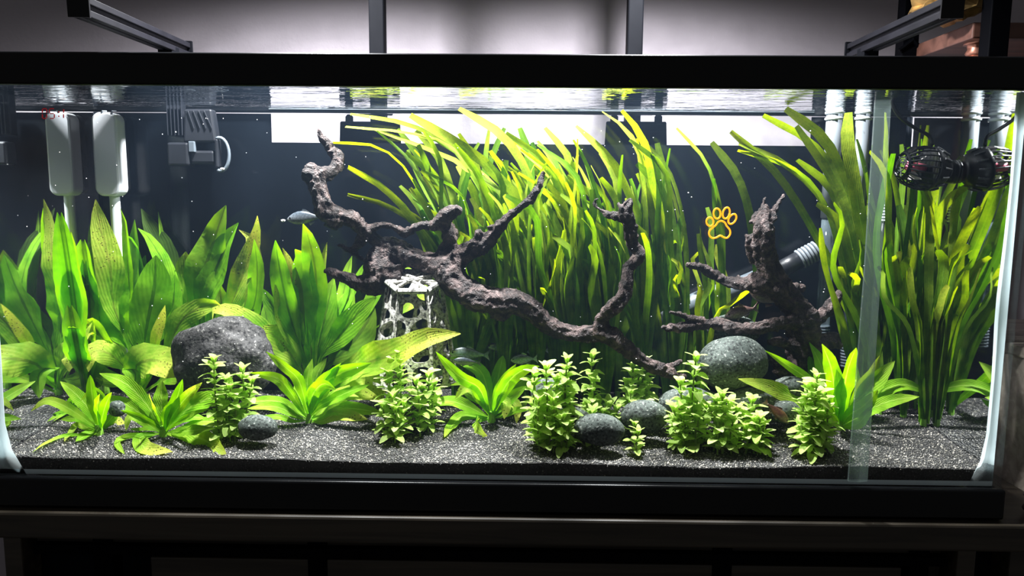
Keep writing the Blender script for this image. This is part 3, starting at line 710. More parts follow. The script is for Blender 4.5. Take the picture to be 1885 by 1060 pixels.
MB().lathe(c0 + ax * (10 * k_), ax, [(0, 3 * k_), (2 * k_, 8 * k_), (36 * k_, 8 * k_)], 12).build('rotor_hub', 'rotor_pink', WP, True)
mg = at(1757, 316, y0); MB().lathe((mg.x - 0.004, mg.y + 0.004, mg.z), (1, 0, 0), [(0, 15 * k_), (0.004, 21 * k_), (XI - mg.x + 0.0035, 21 * k_)], 22).build('magnet_foot', 'black_plastic', WP, True)
cp = [at(*q, y0) for q in ((1716, 268), (1712, 250), (1690, 236), (1664, 216), (1650, 190), (1652, 160))]
cp = [Vector(p) + Vector((0, 0.012 * i / 5, 0)) for i, p in enumerate(cp)]
MB().tube(smooth_path(cp, 0.004), 0.0024, 8).build('power_cable', 'black_plastic', WP, True)

# lift pipes in the back right corner, and the ribbed outlet pipe lying behind the wood
def pipe(px, ztop_px, rad, y, lab, rings, tip_px):
    p = at(px, 210, y); top = 0.53; bot = at(px, tip_px, y).z
    T = thing('lift_pipe', lab, 'pipe', (p.x, y, bot))
    MB().tube([(p.x, y, bot + 0.16), (p.x, y, top)], rad, 16).build('upper_tube', 'silver_plastic', T, True)
    z = at(px, 222, y).z
    for k in range(rings):
        MB().lathe((p.x, y, z + k * 0.0085), (0, 0, 1), [(0, rad * 1.02), (0.0012, rad * 1.18), (0.0036, rad * 1.18), (0.0048, rad * 1.02)], 18).build('collar', 'pale_plastic', T, True)
    MB().tube([(p.x, y, bot), (p.x, y, bot + 0.16)], rad * 0.86, 14, True).build('lower_tube', 'clear_tube', T, True)
    st = MB()
    for k in range(7): st.lathe((p.x, y, bot - 0.002 - 0.0045 * k), (0, 0, 1), [(0, rad * 0.7), (0.0012, rad * 0.95), (0.0028, rad * 0.95), (0.004, rad * 0.7)], 14)
    st.build('strainer', 'grey_plastic', T)
    return T
pipe(1537, 165, 0.0115, 0.243, 'pale lift pipe with ringed collar behind the ribbon leaves, left of the pair', 2, 600)
pipe(1588, 165, 0.0110, 0.243, 'pale lift pipe with ringed collar behind the ribbon leaves, right of the pair', 2, 640)
OP = thing('outlet_pipe', 'dark grey outlet pipe slanting behind the right driftwood', 'pipe', at(1400, 520, 0.245))
pa = [at(1512, 456, 0.238), at(1430, 500, 0.242), at(1345, 535, 0.246), at(1290, 553, 0.247), at(1150, 618, 0.247)]
MB().tube(smooth_path(pa[1:], 0.01), 0.0155, 16).build('pipe_body', 'grey_plastic', OP, True)
MB().tube([pa[0].lerp(pa[1], 0.45), pa[1]], 0.0130, 16).build('pipe_socket', 'dark_grey_plastic', OP, True)
rb = MB(); d = (pa[0] - pa[1]).normalized()
for k in range(6): rb.lathe(pa[1].lerp(pa[0], 0.50) + d * (0.0052 * k), d, [(0, 0.0125), (0.001, 0.0150), (0.0028, 0.0150), (0.0040, 0.0125)], 18)
rb.build('ribbed_end', 'silver_plastic', OP, True)
# small ribbed hose end behind the right thicket
p = at(1627, 408, 0.22)
HN = thing('ribbed_hose', 'short pale ribbed hose end among the right ribbon leaves', 'hose', (p.x, 0.22, p.z))
h = MB()
for k in range(7): h.lathe((p.x, 0.22, p.z + 0.0042 * k), (0.08, 0, 1), [(0, 0.0040), (0.0008, 0.0062), (0.0024, 0.0062), (0.0034, 0.0040)], 12)
h.build('hose_ribs', 'pale_plastic', HN, True)
MB().tube([(p.x - 0.004, 0.222, 0.09), (p.x - 0.001, 0.221, p.z - 0.03), (p.x, 0.22, p.z)], 0.0038, 8).build('hose_tail', 'dark_grey_plastic', HN, True)

# reflections in the front glass (pale strip, paw, red digits), built as solid pieces
def add_strip_reflection():
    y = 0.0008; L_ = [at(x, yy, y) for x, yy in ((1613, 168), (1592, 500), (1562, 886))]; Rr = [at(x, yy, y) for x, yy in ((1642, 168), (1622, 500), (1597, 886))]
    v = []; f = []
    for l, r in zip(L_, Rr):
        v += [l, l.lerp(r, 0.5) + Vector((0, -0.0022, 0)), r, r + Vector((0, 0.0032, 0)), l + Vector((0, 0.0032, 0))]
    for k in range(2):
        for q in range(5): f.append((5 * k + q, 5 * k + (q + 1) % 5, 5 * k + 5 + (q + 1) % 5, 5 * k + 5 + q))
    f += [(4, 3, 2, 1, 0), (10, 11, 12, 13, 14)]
    o = link('strip_reflection', v, f, 'reflected_strip'); tag(o, 'pale strip reflection built as a see-through bar on the front glass near its right end', 'reflection')  # added solid in place of a strip mirrored by the front glass
add_strip_reflection()
NP = thing('paw_reflection', 'reflection of a small orange neon paw, built as glowing tubes on the front glass left of the right driftwood', 'reflected sign', at(1328, 440, 0.002))  # mirrored paw added as real glowing tubes on the pane
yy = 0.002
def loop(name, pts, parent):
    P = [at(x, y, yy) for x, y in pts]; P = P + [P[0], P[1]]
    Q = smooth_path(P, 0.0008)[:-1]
    return MB().tube(Q, 0.00105, 7).build(name, 'reflected_neon', parent, True)
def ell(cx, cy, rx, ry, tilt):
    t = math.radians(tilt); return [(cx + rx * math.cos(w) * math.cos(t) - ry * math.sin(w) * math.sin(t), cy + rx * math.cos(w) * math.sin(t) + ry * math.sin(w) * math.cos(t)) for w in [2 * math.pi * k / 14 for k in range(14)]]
for e in ((1307, 408, 6.5, 8, -8), (1320, 393, 6.5, 9.5, -4), (1337, 392, 6.2, 10.5, 14), (1348, 403, 6.2, 10, 32)): loop('reflected_toe_outline', ell(*e), NP)
loop('reflected_pad_outline', [(1328, 406.5), (1334, 409), (1338, 416), (1343.5, 423), (1344, 431), (1339, 437.5), (1333, 437), (1326, 433.5), (1319, 437), (1311.5, 438), (1306, 433), (1306, 425), (1312, 419), (1318, 414), (1322, 408.5)], NP)
DC = thing('clock_reflection', 'reflection of dim red time digits, built as glowing bars at the upper left of the tank glass', 'reflected clock', at(98, 222, 0.003))  # mirrored time display added as lit digits; no clock sits on this pane
def reflected_digit(ch, x, y, w, h):
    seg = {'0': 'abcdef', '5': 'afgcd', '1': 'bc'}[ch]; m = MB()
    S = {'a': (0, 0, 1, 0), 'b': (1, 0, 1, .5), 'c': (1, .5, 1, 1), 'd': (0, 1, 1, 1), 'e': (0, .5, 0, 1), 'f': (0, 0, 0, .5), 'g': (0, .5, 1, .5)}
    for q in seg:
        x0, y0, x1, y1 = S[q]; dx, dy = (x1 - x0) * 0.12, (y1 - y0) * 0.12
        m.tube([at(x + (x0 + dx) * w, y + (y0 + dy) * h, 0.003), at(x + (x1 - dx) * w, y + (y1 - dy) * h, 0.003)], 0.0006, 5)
    m.build('reflected_digit', 'reflected_led', DC)
reflected_digit('0', 78, 200, 8, 18); reflected_digit('5', 91, 200, 9, 18); reflected_digit('1', 108, 200, 9, 18)
for yq in (205, 213): MB().tube([at(108, yq, 0.003), at(108.5, yq + 2, 0.003)], 0.0007, 5).build('reflected_colon_dot', 'reflected_led', DC)

# ------------------------------------------------------------------ stones
def stone(name, lab, cx, cy, rx, ry, y, mat, cat='stone', rot=0, seed=0, lump=0.10, depth=0.8, pointy=1.0):
    c = at(cx, cy, y); k = 1 / px_per_m(y); bm = bmesh.new(); bmesh.ops.create_icosphere(bm, subdivisions=5 if rx > 60 else 4, radius=1)
    t = math.radians(rot); v = []
    for q in bm.verts:
        p = q.co.copy(); s = 1 + lump * noise.noise(p * 1.3 + Vector((seed, 0, 0))) + lump * 0.5 * noise.noise(p * 3 + Vector((0, seed, 0))) + 0.012 * noise.noise(p * 14)
        p = p * s; x, z = p.x * rx * k, p.z * ry * k
        v.append((c.x + x * math.cos(t) + z * math.sin(t), y + p.y * min(rx, ry) * k * depth, c.z - x * math.sin(t) + z * math.cos(t)))
    f = [tuple(q.index for q in fc.verts) for fc in bm.faces]; bm.free()
    o = link(name, v, f, mat, None, True); return tag(o, lab, cat)
stone('lava_rock', 'large rough dark lava boulder behind the left sword plants', 412, 662, 100, 82, 0.165, 'lava_stone', 'rock', -4, 3.0, 0.16, 0.55)
stone('pebble', 'smooth grey pebble beside the pale leafy stems at left', 474, 787, 38, 25, 0.050, 'river_stone', 'stone', 0, 1.0, 0.05)
stone('river_stone', 'big smooth grey green river stone under the right driftwood', 1348, 668, 67, 50, 0.118, 'river_stone', 'stone', -8, 5.0, 0.04, 0.9)
stone('river_stone', 'flat grey stone behind the driftwood limb, under the pink fish', 1350, 607, 48, 28, 0.185, 'river_stone', 'stone', 6, 8.0, 0.08)
stone('river_stone', 'oval grey stone lying at the front right of the tall leafy clump', 1103, 790, 48, 31, 0.042, 'river_stone', 'stone', 4, 2.0, 0.04)
stone('river_stone', 'round grey stone half hidden behind the front oval stone', 1052, 774, 38, 26, 0.080, 'river_stone', 'stone', 0, 9.0, 0.05)
stone('river_stone', 'rounded dark grey stone in the middle of the stone group', 1186, 766, 46, 31, 0.078, 'river_stone', 'stone', 0, 4.0, 0.05)
stone('river_stone', 'broad low grey stone behind the leafy stems below the big stone', 1272, 745, 66, 33, 0.105, 'river_stone', 'stone', 0, 6.0, 0.05)
stone('river_stone', 'dark stone wedged below the big river stone at its right', 1395, 745, 55, 35, 0.100, 'river_stone', 'stone', 10, 7.0, 0.07)
stone('river_stone', 'small grey stone behind the red brown fish', 1445, 758, 30, 22, 0.085, 'river_stone', 'stone', 0, 2.5, 0.06)
stone('river_stone', 'small dark stone behind the holed sword leaf', 1455, 712, 34, 20, 0.110, 'river_stone', 'stone', 0, 3.5, 0.06)
stone('river_stone', 'small stone behind the front left sword plant', 216, 752, 16, 16, 0.090, 'river_stone', 'stone', 0, 6.5, 0.08)
stone('river_stone', 'pale stone behind the tallest leafy clump', 1012, 722, 36, 28, 0.100, 'river_stone', 'stone', 0, 1.5, 0.08)

# ------------------------------------------------------------------ driftwood
def branchwood(name, lab, branches, y_of, seed, voxel=0.0018):
    mb = MB()
    for br in branches:
        pts = []
        for q in br:
            px, py, r = q[:3]; y = y_of(px, py) if len(q) < 4 else q[3]
            p = at(px, py, y); pts.append((p.x, p.y, p.z, r / px_per_m(y)))
        S = smooth_path(pts, 0.0035); seg = 24
        up = None; v = []; f = []; n = len(S)
        for i in range(n):
            p = Vector(S[i, :3]); r = max(S[i, 3], 0.0016)
            t = Vector(S[min(i + 1, n - 1), :3] - S[max(i - 1, 0), :3]).normalized()
            if up is None: up = Vector((0, 0, 1)) if abs(t.z) < 0.9 else Vector((1, 0, 0))
            a = t.cross(up).normalized(); up = a.cross(t).normalized()
            lump = 1 + 0.20 * noise.noise(p * 55 + Vector((seed, 0, 0)))
            for k in range(seg):
                w = 2 * math.pi * k / seg + i * 0.05
                rid = 0.24 * noise.noise((math.cos(w) * 2.2 + seed, math.sin(w) * 2.2, i * 0.035)) + 0.09 * math.sin(5 * w + i * 0.06) + 0.05 * math.sin(9 * w - i * 0.04)
                v.append(p + (a * math.cos(w) + up * math.sin(w)) * r * (lump + rid))
        for i in range(n - 1):
            for k in range(seg): f.append((i * seg + k, i * seg + (k + 1) % seg, (i + 1) * seg + (k + 1) % seg, (i + 1) * seg + k))
        f.append(tuple(range(seg))[::-1]); f.append(tuple((n - 1) * seg + k for k in range(seg)))
        mb.add(v, f)
    o = mb.build(name, 'driftwood', None, True)
    rm = o.modifiers.new('fuse', 'REMESH'); rm.mode = 'VOXEL'; rm.voxel_size = voxel; rm.use_smooth_shade = True
    dg = bpy.context.evaluated_depsgraph_get(); me = bpy.data.meshes.new_from_object(o.evaluated_get(dg))
    o.modifiers.clear(); old = o.data; o.data = me; me.name = name; bpy.data.meshes.remove(old)
    nv = len(me.vertices); co = np.zeros(nv * 3, np.float32); no = np.zeros(nv * 3, np.float32)
    me.vertices.foreach_get('co', co); me.vertices.foreach_get('normal', no); co = co.reshape(-1, 3); no = no.reshape(-1, 3)
    for i in range(nv):
        q = Vector(co[i]); w = q + Vector((seed, 0, 0)) + 0.01 * noise.noise_vector(q * 60)
        h = 0.0019 * (abs(noise.noise(w * 70)) - 0.25) * 2 + 0.0014 * noise.noise(w * 190) - 0.0050 * max(0, noise.noise(w * 46) - 0.20)
        co[i] += no[i] * h
    me.vertices.foreach_set('co', co.ravel()); me.update()
    if not me.materials: me.materials.append(MATS['driftwood'])
    me.polygons.foreach_set('use_smooth', [True] * len(me.polygons))
    return tag(o, lab, 'driftwood')
main = [
 [(586, 236, 3), (591, 250, 6), (600, 262, 9), (610, 274, 10), (619, 286, 11), (622, 300, 12), (612, 314, 13), (592, 321, 16), (572, 320, 18), (560, 316, 14)],
 [(566, 306, 7), (578, 318, 16), (584, 340, 17), (592, 368, 15), (600, 392, 20), (624, 396, 18), (648, 405, 15), (668, 422, 13), (686, 438, 12), (705, 452, 16)],
 [(604, 402, 16), (618, 408, 15), (626, 404, 12)],
 [(628, 287, 5), (634, 290, 3)],
 [(700, 446, 14), (712, 455, 20), (740, 466, 22), (768, 478, 18), (795, 484, 19), (822, 490, 30)],
 [(706, 452, 18), (704, 480, 30), (700, 505, 34), (690, 520, 26), (660, 522, 15), (640, 512, 13), (622, 504, 9), (606, 500, 8), (597, 498, 4)],
 [(715, 500, 30), (722, 525, 22), (716, 545, 10)],
 [(616, 508, 7), (622, 495, 3)],
 [(622, 450, 3), (634, 455, 6), (647, 460, 8), (660, 446, 9), (674, 430, 9), (694, 417, 7), (713, 414, 6), (733, 421, 6), (746, 430, 7), (763, 419, 7), (783, 414, 8), (800, 414, 10), (815, 404, 14), (830, 391, 14), (842, 385, 9), (850, 388, 6)],
 [(648, 460, 7), (655, 468, 6), (668, 478, 4), (684, 490, 5), (696, 500, 6)],
 [(812, 406, 12), (826, 425, 15), (828, 445, 14), (818, 465, 16), (822, 492, 30)],
 [(826, 485, 26), (846, 474, 20), (866, 462, 18), (890, 449, 18), (908, 430, 14), (926, 410, 12), (945, 392, 9), (960, 380, 7), (978, 364, 8), (990, 346, 8), (996, 330, 6), (1000, 316, 4)],
 [(886, 440, 12), (880, 424, 6)], [(905, 425, 8), (900, 416, 4)],
 [(824, 490, 32), (832, 515, 26), (850, 532, 24), (880, 548, 26), (915, 556, 26), (945, 556, 23), (978, 572, 20), (1016, 602, 17), (1055, 614, 15), (1093, 616, 17), (1116, 615, 19), (1140, 630, 14), (1160, 646, 13), (1180, 662, 11), (1220, 680, 11), (1245, 690, 9), (1262, 696, 6)],
 [(905, 572, 16), (925, 578, 14), (940, 572, 8)],
 [(1108, 612, 20), (1106, 588, 12), (1120, 573, 14), (1140, 556, 14), (1152, 534, 12), (1154, 512, 12), (1156, 494, 11), (1170, 480, 11), (1176, 466, 10), (1164, 448, 12), (1160, 425, 12), (1156, 404, 12), (1151, 388, 13), (1156, 374, 9), (1164, 366, 6)],
 [(1150, 388, 9), (1141, 377, 5), (1138, 372, 3)],
 [(1152, 403, 8), (1134, 399, 7), (1118, 394, 6), (1105, 388, 6), (1095, 378, 5), (1096, 368, 4), (1102, 366, 3)],
 [(1215, 684, 9), (1235, 672, 5), (1256, 664, 3)],
]
branchwood('driftwood', 'long twisted brown driftwood branch crossing the middle of the tank', main, lambda x, y: 0.165 - 0.05 * max(0, min(1, (x - 850) / 350)) + 0.012 * math.sin(x * 0.02) + 0.01 * math.sin(y * 0.03), 2.0)
right = [
 [(1409, 362, 3), (1407, 378, 6), (1406, 396, 13), (1403, 425, 19), (1403, 460, 19), (1412, 490, 21), (1430, 522, 24), (1452, 548, 22), (1474, 576, 25), (1480, 612, 28), (1478, 655, 26), (1470, 695, 24)],
 [(1384, 410, 6), (1388, 398, 4), (1392, 390, 3)], [(1380, 432, 7), (1379, 452, 8), (1382, 470, 7), (1386, 485, 6)],
 [(1414, 408, 8), (1422, 394, 7), (1432, 376, 5), (1444, 357, 3)], [(1416, 410, 6), (1426, 400, 6), (1425, 394, 3)],
 [(1420, 455, 8), (1426, 470, 7), (1428, 490, 6)],
 [(1486, 600, 20), (1504, 586, 13), (1522, 570, 12), (1536, 552, 10), (1548, 537, 5)], [(1515, 576, 12), (1530, 572, 10), (1544, 562, 5)],
 [(1264, 488, 4), (1280, 490, 7), (1298, 496, 9), (1320, 510, 10), (1345, 522, 9), (1372, 524, 13), (1400, 526, 16), (1432, 530, 18)],
 [(1378, 516, 9), (1392, 504, 6), (1402, 498, 3)], [(1362, 520, 6), (1358, 506, 2)],
 [(1216, 604, 4), (1232, 603, 7), (1250, 603, 8), (1284, 598, 10), (1318, 595, 11), (1348, 603, 11), (1386, 604, 11), (1420, 598, 12), (1450, 592, 13), (1476, 590, 18)],
 [(1231, 573, 3), (1248, 578, 5), (1272, 586, 7), (1300, 594, 8)], [(1290, 592, 6), (1296, 584, 3)],
 [(1480, 640, 22), (1510, 630, 16), (1532, 628, 14), (1552, 634, 8)],
 [(1472, 645, 16), (1448, 634, 9), (1430, 630, 9), (1412, 632, 5)],
 [(1470, 690, 18), (1445, 680, 12), (1428, 670, 9), (1418, 662, 5)], [(1450, 688, 12), (1432, 688, 7), (1424, 680, 4)],
 [(1440, 540, 16), (1462, 530, 10), (1478, 532, 6)],
]
branchwood('driftwood', 'branching dark driftwood stump standing at the right of the tank', right, lambda x, y: 0.150 + 0.015 * math.sin(x * 0.03) + 0.008 * math.sin(y * 0.04), 7.0)

# ------------------------------------------------------------------ lattice tower
def clip_poly(poly, px, py, nx, ny):
    out = []
    for i in range(len(poly)):
        a, b = poly[i], poly[(i + 1) % len(poly)]
        da, db = (a[0] - px) * nx + (a[1] - py) * ny, (b[0] - px) * nx + (b[1] - py) * ny
        if da <= 0: out.append(a)
        if (da < 0) != (db < 0):
            t = da / (da - db); out.append((a[0] + (b[0] - a[0]) * t, a[1] + (b[1] - a[1]) * t))
    return out
def lattice_panel(name, quad, parent, rows, cols, thick, seed, strut=0.0030):
    A, B, D, E = [Vector(q) for q in quad]       # corners: lower left, lower right, upper right, upper left
    rr = random.Random(seed); h = ((E - A).length + (D - B).length) / 2; w0 = (B - A).length; w1 = (D - E).length
    def P(u, v): return (A.lerp(B, u)).lerp(E.lerp(D, u), v)
    n = (B - A).cross(E - A).normalized(); asp = h / ((w0 + w1) / 2)
    sites = [((c + 0.5 + rr.uniform(-.42, .42)) / cols, (r + 0.5 + rr.uniform(-.42, .42)) / rows * asp) for r in range(rows) for c in range(cols)]
    v = []; f = []
    for i, (sx, sy) in enumerate(sites):
        poly = [(0, 0), (1, 0), (1, asp), (0, asp)]
        for j, (tx, ty) in enumerate(sites):
            if i != j: poly = clip_poly(poly, (sx + tx) / 2, (sy + ty) / 2, tx - sx, ty - sy)
            if len(poly) < 3: break
        if len(poly) < 3: continue
        K = 24; outer = []
        per = [math.dist(poly[k], poly[(k + 1) % len(poly)]) for k in range(len(poly))]; tot = sum(per)
        for k in range(K):
            d = tot * k / K; e = 0
            while d > per[e] and e < len(poly) - 1: d -= per[e]; e += 1
            t = d / max(per[e], 1e-9); a, b = poly[e], poly[(e + 1) % len(poly)]; outer.append((a[0] + (b[0] - a[0]) * t, a[1] + (b[1] - a[1]) * t))
        cx, cy = sum(p[0] for p in outer) / K, sum(p[1] for p in outer) / K
        inner = []
        for k in range(K):
            m = [outer[(k + q) % K] for q in (-2, -1, 0, 1, 2)]; mx, my = sum(p[0] for p in m) / 5, sum(p[1] for p in m) / 5
            d = math.hypot(mx - cx, my - cy); s = max(0.2, (d - strut / ((w0 + w1) / 2)) / max(d, 1e-6)); inner.append((cx + (mx - cx) * s, cy + (my - cy) * s))
        b0 = len(v)
        for ring, off in ((outer, 0), (inner, 0), (inner, -thick), (outer, -thick)):
            v += [P(x, y / asp) + n * off for x, y in ring]
        for k in range(K):
            q = (k + 1) % K
            for r in range(3): f.append((b0 + r * K + k, b0 + r * K + q, b0 + (r + 1) * K + q, b0 + (r + 1) * K + k))
    o = link(name, v, f, 'lattice_resin', parent, False)
    return o
yl = 0.165
def hexring(cx, cy_px, r, squash, ph, z=None):
    c = at(cx, cy_px, yl); out = []
    for k in range(6):
        w = math.radians(60 * k + ph); out.append(Vector((c.x + r * math.cos(w), yl + r * squash * math.sin(w), c.z)))
    return out
k_ = 1 / px_per_m(yl)
top6 = hexring(763, 515, 52 * k_, 0.75, -58); bot6 = hexring(763, 706, 84 * k_, 0.75, -58)
top6 = [p + Vector((0, 0, (p.y - yl) * 0.42)) for p in top6]; cT = sum(top6, Vector()) / 6
LT = thing('lattice_tower', 'white speckled lattice hide with a flat top behind the sword plants', 'ornament', ((top6[0].x + top6[3].x) / 2, yl, bot6[0].z))
for k in range(6):
    q = (k + 1) % 6
    lattice_panel('lattice_panel', (bot6[k], bot6[q], top6[q], top6[k]), LT, 4, 2, 0.006, 11 + k)
def top_panel():
    xs_ = [p.x for p in top6]; ys_ = [p.y for p in top6]
    A = Vector((min(xs_), min(ys_), cT.z)); B = Vector((max(xs_), min(ys_), cT.z))
    # ring of struts around the edge and crossing bars, filling the flat top
    m = MB()
    for k in range(6): m.tube([top6[k] + Vector((0, 0, -0.002)), top6[(k + 1) % 6] + Vector((0, 0, -0.002))], 0.0042, 8)
    rr = random.Random(3)
    for k in range(11):
        i, j = rr.sample(range(6), 2); u, w = rr.random(), rr.random()
        m.tube([top6[i].lerp(top6[(i + 1) % 6], u), cT + Vector((rr.uniform(-.012, .012), rr.uniform(-.01, .01), 0)), top6[j].lerp(top6[(j + 1) % 6], w)], 0.0030, 7)
    m.build('top_panel', 'lattice_resin', LT)
top_panel()

# ------------------------------------------------------------------ plants
def leaf_mesh(path, width, prof, facing, fold=0.18, wave=0.05, wfreq=3.0, n=14, across=5, twist=0.0, ph=0.0):
    """path: world points from base to tip; width in metres; prof(v) relative half width"""
    S = resample([tuple(p) for p in path], n); v = []; uv = []; f = []
    F0 = Vector(facing).normalized(); prev = None
    for i in range(n):
        p = Vector(S[i]); t = Vector(S[min(i + 1, n - 1)] - S[max(i - 1, 0)]).normalized()
        F = F0
        s = t.cross(F)
        if s.length < 0.25: s = t.cross(F + Vector((0, 0.6, 0.5)))
        s.normalize()
        if prev is not None and s.dot(prev) < 0: s = -s
        if prev is not None: s = (s * 0.6 + prev * 0.4).normalized()
        prev = s.copy(); nn = s.cross(t).normalized()
        if nn.dot(F) < 0: nn = -nn
        q = i / (n - 1); a = twist * q
        s2 = s * math.cos(a) + nn * math.sin(a); n2 = nn * math.cos(a) - s * math.sin(a)
        w = width * 0.5 * prof(q)
        for j in range(across):
            u = 2 * j / (across - 1) - 1
            off = fold * abs(u) * w + wave * width * abs(u) * math.sin(q * wfreq * 6.283 + (1.7 if u > 0 else 0) + ph) * prof(q)
            v.append(p + s2 * (u * w) + n2 * off); uv.append(((u + 1) / 2, q))
    for i in range(n - 1):
        for j in range(across - 1): f.append((i * across + j, i * across + j + 1, (i + 1) * across + j + 1, (i + 1) * across + j))
    return v, f, uv
def sword_prof(pet, blunt=0.0):
    def p(v):
        if v < pet: return 0.10 + 0.05 * (v / pet)
        s = (v - pet) / (1 - pet)
        w = (math.sin(math.pi * min(1, s * 0.5 / 0.52)) if s < 0.52 else math.cos(math.pi / 2 * ((s - 0.52) / 0.48)) ** (0.80 - 0.4 * blunt))
        return max(0.03, 0.15 * (1 - s) + (w if s >= 0.52 else 0.15 + 0.85 * w) * 1.0 if s < 0.52 else w)
    return p
def hang(o, age=0.0, tone=0.0):
    o['age'] = float(age); o['tone'] = float(tone); return o

def sword(name, lab, base_px, leaves, mat, ydef, cat='plant', wscale=1.0):
    b = ground(*base_px); T = thing(name, lab, cat, b)
    crown = MB().tube([b + Vector((0, 0, -0.006)), b + Vector((0, 0, 0.006)), b + Vector((0, 0, 0.014))], [0.006, 0.0055, 0.004], 8).build('crown', 'petiole', T)
    for k, L_ in enumerate(leaves):
        pts, w = L_[0], L_[1]; opt = L_[2] if len(L_) > 2 else {}
        dy = opt.get('dy', R.choice((R.uniform(-.05, -.015), R.uniform(.01, .04)))); n = len(pts); age = opt.get('age', R.uniform(0.0, 0.25)); pet = opt.get('pet', 0.34 if mat == 'sword_leaf' else 0.13)
        P = [b + Vector((R.uniform(-.003, .003), R.uniform(-.003, .003), 0.004))] if not opt.get('free') else []
        for i, (px, py) in enumerate(pts):
            t = (i + 1) / n
            y = b.y + dy * t + opt.get('arch', 0.0) * math.sin(math.pi * t)
            y = max(FI + 0.006, min(BI - 0.008, y)); q = at(px, py, y)
            if q.z < sand_z(max(-XI, min(XI, q.x)), y) + 0.004: q = ground(px, py, 0.0045)
            q.x = max(-XI + 0.003, min(XI - 0.003, q.x)); P.append(q)
        yy_ = b.y + dy; W = w * wscale * (1.0 if mat == 'sword_leaf' else 0.88) / px_per_m(max(FI, yy_)) * 1.05
        horiz = abs(P[-1].x - P[0].x) > 1.1 * abs(P[-1].z - P[0].z)
        face = opt.get('face') or ((R.uniform(-.2, .2), -0.85, 0.62) if horiz else (R.uniform(-.45, .45), -1.0, 0.18))
        v, f, uv = leaf_mesh(P, W, sword_prof(pet, opt.get('blunt', 0.0)), face, R.uniform(0.1, 0.28), opt.get('wave', R.uniform(0.05, 0.12)), R.uniform(2.0, 3.5), 16, 5, opt.get('twist', R.uniform(-.25, .25)), R.uniform(0, 6))
        o = link('leaf', v, f, mat, T, True, uv); hang(o, age, opt.get('tone', 0.0))
    return T
A = lambda **k: k
SW = 'sword_leaf'; BR = 'bright_leaf'
sword('sword_plant', 'broad leaved green sword plant in the far left corner of the tank', (42, 738), [
 ([(30, 690), (12, 560), (5, 460), (9, 390)], 42), ([(40, 690), (20, 590), (18, 510), (38, 426)], 52, A(dy=-.02)),
 ([(20, 690), (2, 630), (4, 560)], 34, A(dy=-.03)), ([(30, 690), (14, 640), (18, 606), (38, 600)], 40, A(dy=-.03)),
 ([(40, 690), (46, 650), (62, 612)], 46, A(tone=.45, dy=.01)), ([(34, 690), (30, 650), (40, 625)], 44, A(tone=.35)),
 ([(20, 740), (16, 735), (40, 754)], 18, A(dy=-.05, pet=.1)), ([(20, 770), (40, 765), (90, 782)], 16, A(dy=-.09, pet=.1)),
 ([(58, 715), (66, 702), (70, 690)], 30, A(tone=.5)), ([(25, 690), (8, 650), (2, 520), (14, 470)], 36, A(dy=.02, tone=.2))], SW, .2)
sword('sword_plant', 'green sword plant with upright rounded leaves, second from the left pane', (72, 722), [
 ([(78, 640), (92, 570), (88, 500), (79, 440)], 46, A(blunt=.8, dy=-.03)), ([(85, 650), (100, 590), (128, 500), (147, 420), (158, 382)], 44, A(age=.2)),
 ([(90, 650), (112, 570), (126, 500), (122, 452), (103, 448)], 30, A(age=.45)), ([(58, 640), (58, 570), (75, 505)], 30, A(tone=.55)),
 ([(75, 640), (84, 575), (98, 535), (104, 520)], 40), ([(105, 640), (132, 570), (150, 520), (158, 480)], 46, A(tone=.55)),
 ([(110, 660), (140, 610), (165, 540), (178, 500)], 46, A(tone=.6)), ([(95, 660), (112, 600), (118, 545)], 26, A(age=.6)),
 ([(90, 690), (108, 655), (112, 638)], 12, A(age=.6)), ([(110, 690), (140, 660), (146, 652)], 9, A(tone=.2)), ([(70, 670), (72, 600), (60, 540)], 30)], SW, .2)
